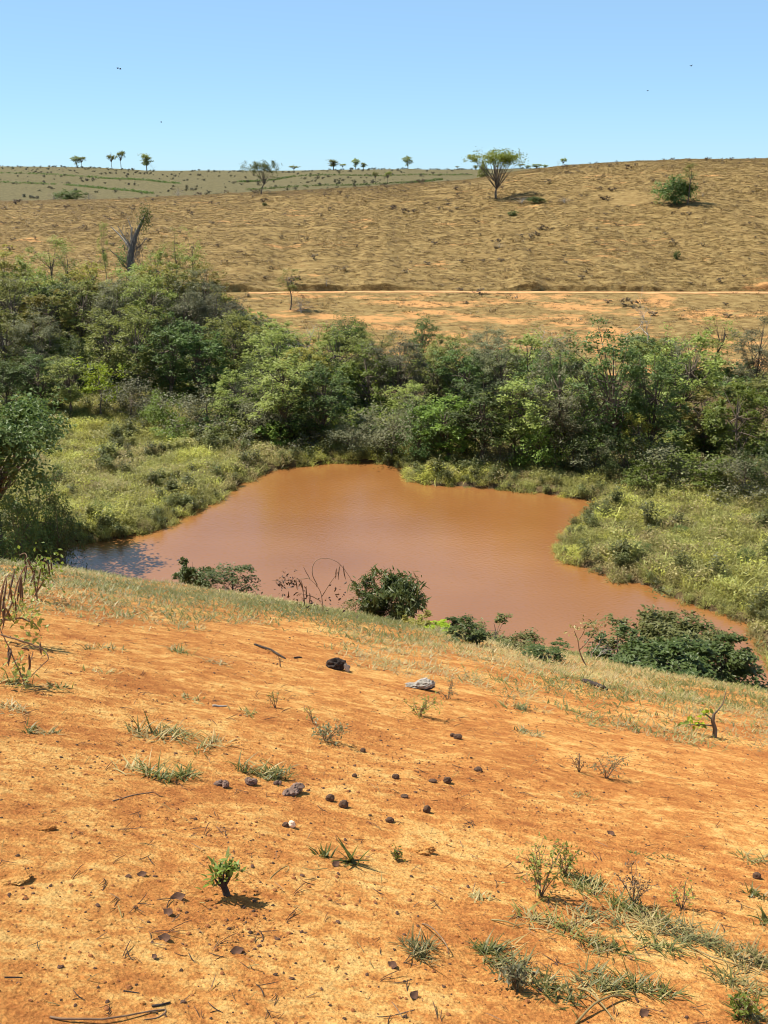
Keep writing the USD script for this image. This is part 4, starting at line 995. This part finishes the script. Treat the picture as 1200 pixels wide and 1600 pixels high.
def weed(px, py, wpx, hpx, label, stems=5, per=9, leaf=.016, mat=LEAF["olive"], name="twiggy_weed", seed=None, r=.0022):
    rr = np.random.default_rng(int(px * 3 + py * 11) % 99991)
    g = ground(px, py); s = ppm(g); w, h = wpx / s, hpx / s
    t = thing(name, g, label, "weed", "small weeds on the bare dirt")
    P_ = []
    for k in range(stems):
        a = rr.uniform(0, 6.28); rad = w * .55 * rr.uniform(.3, 1.1)
        tip = np.array([math.cos(a) * rad, math.sin(a) * rad * .7, h * rr.uniform(.55, 1.05)])
        e = bez((0, 0, -.01), (tip[0] * .35, tip[1] * .35, tip[2] * .6), tip, 6)
        MB().add(*tube(e, np.linspace(r, r * .4, 6), 5)).build("stem", TWIG, t, smooth=True)
        tt = rr.uniform(.35, 1, per)
        P_.append(np.stack([np.interp(tt, np.linspace(0, 1, 6), e[:, k2]) for k2 in range(3)], 1) + rr.normal(size=(per, 3)) * leaf * .45)
        for _ in range(3):
            b0 = e[rr.integers(2, 5)]; b1 = b0 + unit(rr.normal(size=3) + [0, 0, .5]) * max(w, h) * rr.uniform(.18, .4)
            b1[2] = max(b1[2], .004)
            MB().add(*tube(bez(b0, (b0 + b1) / 2 + rr.normal(size=3) * .006, b1, 4), np.linspace(r * .6, r * .3, 4), 4)).build("side_branch", TWIG, t, smooth=True)
            P_.append(b1 + rr.normal(size=(max(3, per // 2), 3)) * leaf * .7)
    MB().add(*leaves(rr, np.vstack(P_), leaf, .3, None, .45)).build("leaves", mat, t, kind="stuff")
weed(508, 1158, 56, 30, "grey green bushy weed left of the dark clods", 7, 16, .016, LEAF["grey"])
weed(655, 1118, 54, 28, "low leafy weed below the pale driftwood", 7, 12, .016, LEAF["olive"])
weed(490, 1130, 30, 34, "wiry stalk above the grey green bushy weed", 3, 6, .01, LEAF["olive"])
weed(430, 1106, 24, 26, "tiny sprig left of the wiry stalk", 3, 8, .013, LEAF["olive"])
weed(438, 1042, 18, 26, "single dry stalk near the charred wood", 2, 3, .009, LEAF["brown"])
weed(948, 1216, 60, 40, "weed with dark base on the right dirt", 6, 12, .014, LEAF["grey"])
weed(905, 1206, 40, 34, "dry brown weed left of the weed with dark base", 5, 6, .011, LEAF["brown"])
weed(845, 1400, 90, 92, "tall branching green weed at the upper left of the big grass patch", 8, 14, .017, LEAF["olive"])
weed(882, 1366, 40, 50, "upright dark weed at the top of the big grass patch", 5, 12, .016, LEAF["green"])
weed(990, 1412, 60, 70, "spindly reddish weed rising from the big patch's centre", 6, 10, .012, LEAF["brown"])
weed(1066, 1420, 44, 42, "small lone twiggy weed above the bleached tangle", 5, 9, .012, LEAF["olive"])
weed(620, 1344, 20, 20, "tiny dark sprout right of the broad leaved tuft", 5, 8, .012, LEAF["green"])
weed(1160, 1590, 50, 40, "leafy dark weed at the bottom right corner", 6, 12, .017, LEAF["green"])
weed(805, 1545, 36, 36, "round leaved weed at the left of the patch's lower row", 6, 10, .018, LEAF["grey"])
weed(700, 1092, 40, 24, "grey twiggy weed at the edge of the grass right of the driftwood", 5, 8, .014, LEAF["grey"])

# stubby sapling
gb = ground(353, 1398); s_ = ppm(gb); rr = np.random.default_rng(660)
t = thing("stub_sapling", gb, "stubby dark stem with a leafy green top, casting a shadow on the dirt", "sapling")
Z_ = lambda dx, dz, dy=0.0: np.array([dx / s_, dy, dz / s_])
MB().add(*tube([Z_(2, -6), Z_(0, 8), Z_(-4, 20), Z_(-8, 32)], [.0125, .010, .010, .006], 8)).build("stem", CHAR, t, smooth=True)
tips = [(-12, 44, .01), (-2, 50, -.012), (8, 52, .008), (12, 46, -.005), (-16, 34, -.01), (3, 40, .015)]
for q in tips:
    MB().add(*tube(bez(Z_(-3, 16), Z_(q[0] * .5, q[1] * .55, q[2]), Z_(*q), 5), np.linspace(.006, .0025, 5), 5)).build("branch", CHAR, t, smooth=True)
for k in range(100):
    q = tips[k % len(tips)]; p = Z_(*q) + rr.normal(size=3) * [.012, .012, .009] + [0, 0, .004 if k < 74 else -.02]
    v, f = blades(rr, p[None], np.array([rr.uniform(0, 6.28)]), np.array([rr.uniform(.018, .032)]), np.array([.011]), np.array([rr.uniform(.3, 1.4)]), np.array([rr.uniform(.1, .8)]), 3)
    MB().add(v, f).build("leaf", LEAF["green"], t)
# leaning sapling at the right
gb = ground(1116, 1152); s_ = ppm(gb); t = thing("bent_sapling", gb, "small dark crooked sapling with bright leaves on its left, in the right grass", "sapling")
MB().add(*tube([Z_(0, -4), Z_(0, 14), Z_(-5, 28), Z_(-4, 42)], [.016, .014, .012, .009], 7)).build("stem", BARK, t, smooth=True)
MB().add(*tube([Z_(-4, 40), Z_(2, 48), Z_(8, 58), Z_(11, 80)], [.007, .005, .004, .002], 5)).build("branch", BARK, t, smooth=True)
MB().add(*tube([Z_(-5, 30), Z_(-14, 38), Z_(-22, 44)], [.006, .005, .003], 5)).build("branch", BARK, t, smooth=True)
MB().add(*tube([Z_(-4, 20), Z_(-18, 22), Z_(-42, 22)], [.006, .004, .003], 5)).build("branch", BARK, t, smooth=True)
for k in range(34):
    c = (Z_(-17, 44) if k < 14 else Z_(-42, 22) if k < 22 else Z_(-25, 24)) + rr.normal(size=3) * [.03, .03, .018]
    v, f = leaves(rr, c[None], .042, .5, None, .6)
    MB().add(v, f).build("leaf", LEAF["lime"] if k % 3 else LEAF["green"], t)

# ------------------------------------------------------------------ clods, wood, sticks and leaves lying on the dirt
def clod(px, py, wpx, hpx, label, mat=CLOD, name="clod", cat="clod", n=1, rough=.3, group="round dark clods on the dirt", seed=None):
    rr = np.random.default_rng(int(px * 5 + py * 17) % 99991)
    g = ground(px, py); s = ppm(g); w, h = wpx / s, hpx / s
    mb = MB()
    for k in range(n):
        sz = (w * .5, w * .42, h * .5) if n == 1 else (w * .26 * rr.uniform(.6, 1.2), w * .2 * rr.uniform(.7, 1.2), h * .42 * rr.uniform(.6, 1.1))
        v, f = lump(rr, sz, rough * (1 if n == 1 else 1.8), 3, freq=2.2 if n == 1 else 3.4)
        d = np.array([0, 0, h * .34]) if n == 1 else np.array([rr.uniform(-.36, .36) * w, rr.normal() * w * .15, h * .3])
        mb.add(v + d, f)
    m = mb.build(name, mat, smooth=True)
    m.AddTranslateOp().Set(Gf.Vec3d(*g))
    return tag(m, label, cat, group)
for px, py, w, h, label in ((516, 1251, 14, 13, "round dark clod, left one of the close pair in the middle dirt"), (537, 1261, 15, 14, "round dark clod, right one of the close pair in the middle dirt"),
    (618, 1216, 12, 9, "dark clod with a smaller lump, up right of the close pair"), (699, 1223, 13, 12, "round grey brown clod right of the clod with a lump"),
    (667, 1269, 12, 14, "black upright clod casting a shadow below the grey brown clod"), (747, 1205, 13, 8, "small flat dark clod, rightmost of the middle dirt"),
    (715, 1154, 13, 9, "dark reddish clod nearest to the right grass"), (707, 1151, 8, 7, "tiny reddish clod touching the dark reddish clod"), (567, 1175, 9, 8, "small black clod below the grey green weed's right side"),
    (554, 1214, 8, 7, "tiny dark clod above the close pair"), (609, 1284, 13, 9, "rough dark clod below the clod with a lump"), (676, 1222, 12, 6, "flat brown clod touching the grey brown clod's left"),
    (632, 1246, 12, 6, "flat dark clod left above the black upright clod"), (1182, 1372, 13, 12, "dark round clod beside the grass at the right frame edge"), (446, 1291, 10, 8, "small black clod beside the pale stone")):
    clod(px, py, w, h, label)
clod(456, 1292, 11, 13, "pale little stone beside the small black clod", PALESTONE, "pale_stone", "stone", 1, .3, None)
for px, py, w, h, label in ((346, 1228, 24, 12, "grey crumbled clod left of the green tuft with clods"), (394, 1226, 20, 15, "grey clod under the left side of the green tuft"), (434, 1226, 13, 10, "round grey clod under the middle of the green tuft"), (454, 1240, 36, 16, "largest crumbled grey clod, below the right side of the green tuft")):
    clod(px, py, w, h, label, GREYCLOD, "grey_clod", "clod", 5, .3, "crumbled grey clods by the green tuft")
for px, py, w, h, label in ((660, 1332, 30, 12, "broken orange earth lump right of the tiny sprout"), (18, 1374, 64, 9, "flat earth lump put in for the shadow slit under an earth lip at the left frame edge"), (72, 1296, 30, 8, "low reddish earth lump on the left dirt")):
    clod(px, py, w, h, label, CLOD if px == 22 else DIRT, "earth_lump", "earth lump", 5, .35, None)  # left edge lump is added to stand for shade under an earth lip

def wood_piece(px, py, label, parts, name):
    rr = np.random.default_rng(px)
    g = ground(px, py); s = ppm(g); t = thing(name, g, label, "driftwood")
    for nm, mt, items in parts:
        mb = MB()
        for dx, dz, w, h, tilt in items:
            v, f = lump(rr, (w * .5 / s, w * .3 / s, h * .5 / s), .6, 3, freq=np.array([2.0, 4.5, 4.5]))
            ct, st = math.cos(tilt), math.sin(tilt)
            v = v @ np.array([[ct, 0, st], [0, 1, 0], [-st, 0, ct]])
            mb.add(v + np.array([dx / s, rr.normal() * .01, dz / s]), f)
        mb.build(nm, mt, t, smooth=40)
wood_piece(528, 1046, "charred black chunk of wood near the grass, pale splinter at its right", [("burnt_chunk", CHAR, [(-6, 8, 22, 18, .2), (2, 9, 22, 16, -.4), (-10, 12, 14, 10, 0), (6, 5, 16, 10, .3), (-2, 15, 12, 6, .1)]), ("pale_splinter", PALEWOOD, [(14, 6, 7, 15, .35), (16, 2, 6, 6, 0)])], "driftwood")
wood_piece(658, 1076, "pale grey weathered chunk of wood pointing left, beside the grass", [("weathered_chunk", PALEWOOD, [(-12, 5, 24, 7, -.1), (-2, 8, 24, 10, .25), (8, 9, 22, 12, .35), (2, 13, 16, 5, .3), (16, 9, 10, 12, -.3)]), ("dark_underside", CHAR, [(8, 4, 24, 7, .1), (-2, 2, 16, 5, 0)])], "driftwood")

def stick(pts, rpx, label, mat=TWIG, name="stick", cat="stick", lift=0.0):
    e = np.array([ground(*p) for p in pts]); s = ppm(e.mean(0)); r = rpx / s
    n = np.linspace(0, 1, len(e)); nn = np.linspace(0, 1, len(e) * 3)
    e = np.stack([np.interp(nn, n, e[:, k]) for k in range(3)], 1)
    e[1:-1] = (e[:-2] + e[1:-1] * 2 + e[2:]) / 4
    e[:, 2] = np.maximum(e[:, 2], H(e[:, 0], e[:, 1]) + r * .6) + lift * np.sin(nn * np.pi)
    mid = e[len(e) // 2]
    m = MB().add(*tube(e - mid, np.linspace(r, r * .6, len(e)), 6)).build(name, mat, smooth=True)
    m.AddTranslateOp().Set(Gf.Vec3d(*mid))
    tag(m, label, cat, "sticks lying on the dirt")
stick([(78, 1590), (110, 1597), (160, 1599), (205, 1590), (258, 1578)], 2.0, "long thin bent stick in the bottom left corner", lift=.008)
stick([(258, 1577), (259, 1583), (246, 1591), (225, 1594)], 1.3, "short hooked end twig beside the long bent stick")
stick([(238, 1573), (252, 1571), (266, 1567)], 2.2, "short dark stick just above the long bent stick", CHAR)
stick([(398, 1008), (418, 1016), (436, 1026), (446, 1030)], 1.8, "dark diagonal stick at the left edge of the middle grass", CHAR, lift=.01)
stick([(460, 1029), (471, 1028)], 1.8, "very short dark stick left of the charred wood", CHAR)
stick([(912, 1066), (925, 1073), (942, 1080), (948, 1079)], 4.0, "thick dark broken branch lying in the right grass", CHAR, lift=.02)
stick([(7, 1528), (35, 1528)], 1.4, "thin dark twig near the left frame edge", CHAR)
stick([(196, 1549), (218, 1552)], 1.2, "thin dark twig above the short dark stick", CHAR)
stick([(176, 1252), (205, 1243), (240, 1238)], 1.1, "faint brown twig below the spiky green tuft")
stick([(422, 1374), (430, 1364), (450, 1352), (452, 1358), (446, 1364)], .8, "wiry folded straw left of the broad leaved tuft", STRAW)
stick([(472, 1356), (490, 1360), (512, 1357)], .7, "thin straw below the broad leaved tuft", STRAW)
stick([(618, 1586), (634, 1582), (648, 1578)], 1.1, "thin twig with a dead leaf in the bottom middle")
stick([(902, 1545), (928, 1566), (960, 1596)], 1.8, "pale straw stalk crossing the patch's lower row", STRAW, lift=.02)
stick([(900, 1600), (925, 1580), (950, 1566), (985, 1560)], 2.2, "bleached bent stalk at the bottom of the big patch", STRAW, lift=.02)
stick([(1078, 1480), (1110, 1502), (1150, 1514), (1190, 1524)], 1.4, "long pale runner on the right of the big patch", STRAW, lift=.015)
stick([(768, 1438), (790, 1445), (812, 1450)], 1.4, "pale runner leading left from the big patch", STRAW, lift=.01)
stick([(332, 1104), (354, 1104)], 2.0, "pale short stick beside the flat dry tuft", PALEWOOD)
stick([(660, 1444), (676, 1462), (698, 1490), (702, 1496)], 1.2, "arched dry stalk over the dense dark little tuft", TWIG, lift=.03)

def dead_leaf(px, py, wpx, label, yaw, mat=DEADLEAF, tilt=.5):
    rr = np.random.default_rng(px)
    g = ground(px, py); L_ = wpx / ppm(g)
    u, v = np.meshgrid(np.linspace(-1, 1, 9), np.linspace(-1, 1, 5), indexing="ij")
    wd = (1 - np.abs(u) ** 1.8) * .34
    top = np.stack([u * .5, v * wd, .18 * np.abs(v) * wd + .22 * u ** 2 + .04 * np.sin(5 * u + 2 * v)], -1).reshape(-1, 3) * L_
    i, j = np.meshgrid(np.arange(8), np.arange(4), indexing="ij")
    q = np.stack([i * 5 + j, (i + 1) * 5 + j, (i + 1) * 5 + j + 1, i * 5 + j + 1], -1).reshape(-1, 4)
    V_ = np.vstack([top, top - [0, 0, .0006]]); Q_ = np.vstack([q, q[:, ::-1] + 45])
    m = MB().add(V_, np.vstack([Q_[:, [0, 1, 2]], Q_[:, [0, 2, 3]]])).build("fallen_leaf", mat, smooth=True)
    m.AddTranslateOp().Set(Gf.Vec3d(*(g + [0, 0, .004]))); m.AddRotateXYZOp().Set(Gf.Vec3f(math.degrees(tilt), 0, yaw))
    tag(m, label, "leaf", "dead leaves on the dirt")
dead_leaf(614, 1510, 18, "dark curled leaf left of the dense little tuft's shadow, bottom middle", -40)
dead_leaf(646, 1558, 20, "dark curled leaf at the end of the thin bottom twig", 60)
dead_leaf(264, 1428, 20, "dark curled leaf on the lower left dirt, below the upper one", -35)
dead_leaf(278, 1404, 24, "dark crumpled leaf left of the stubby sapling", 15)
dead_leaf(524, 1352, 16, "dark leaf lying under the broad leaved tuft's left side", 50)
dead_leaf(222, 1368, 16, "small dark leaf on the left dirt above the crumpled one", 10)
dead_leaf(242, 1497, 12, "tiny dark leaf in the lower left dirt", -50)
dead_leaf(258, 1468, 22, "dark bent leaf in a reddish hollow, lower left", -10)
dead_leaf(370, 1488, 22, "brown leaf right of the reddish hollow at lower left", 20)
dead_leaf(955, 1304, 14, "small dark leaf on the right dirt above the flat green tuft", -45)
dead_leaf(1005, 1586, 20, "dark leaf under the patch's lower right end", 30)

# ------------------------------------------------------------------ distant birds
for px, py, Y, sp, label in ((184, 107, 260, 1.0, "left bird of the tiny pair high in the left sky"), (188, 108, 262, 1.0, "right bird of the tiny pair high in the left sky"), (252, 191, 320, .8, "single tiny bird low in the left sky"), (1080, 103, 260, .9, "tiny bird high in the right sky"), (1012, 142, 330, .8, "faint tiny bird lower in the right sky")):
    c = at(px, py, Y); t = thing("bird", c, label, "bird", rz=30)
    v, f = lump(np.random.default_rng(px), (.24, .07, .07), .05, 2); MB().add(v, f).build("body", FEATHER, t, smooth=True)
    for s2 in (-1, 1):
        w = np.array([[.12, 0, .03], [-.14, 0, .03], [.08, s2 * sp * .4, .2], [-.12, s2 * sp * .4, .2], [-.05, s2 * sp * .6, .16], [-.1, s2 * sp * .6, .15]])
        w = np.vstack([w, w - [0, 0, .015]])
        f = [[0, 1, 3], [0, 3, 2], [2, 3, 5], [2, 5, 4]]
        MB().add(w, np.array(f + [[c_ + 6, b_ + 6, a_ + 6] for a_, b_, c_ in f])).build("wing", FEATHER, t)
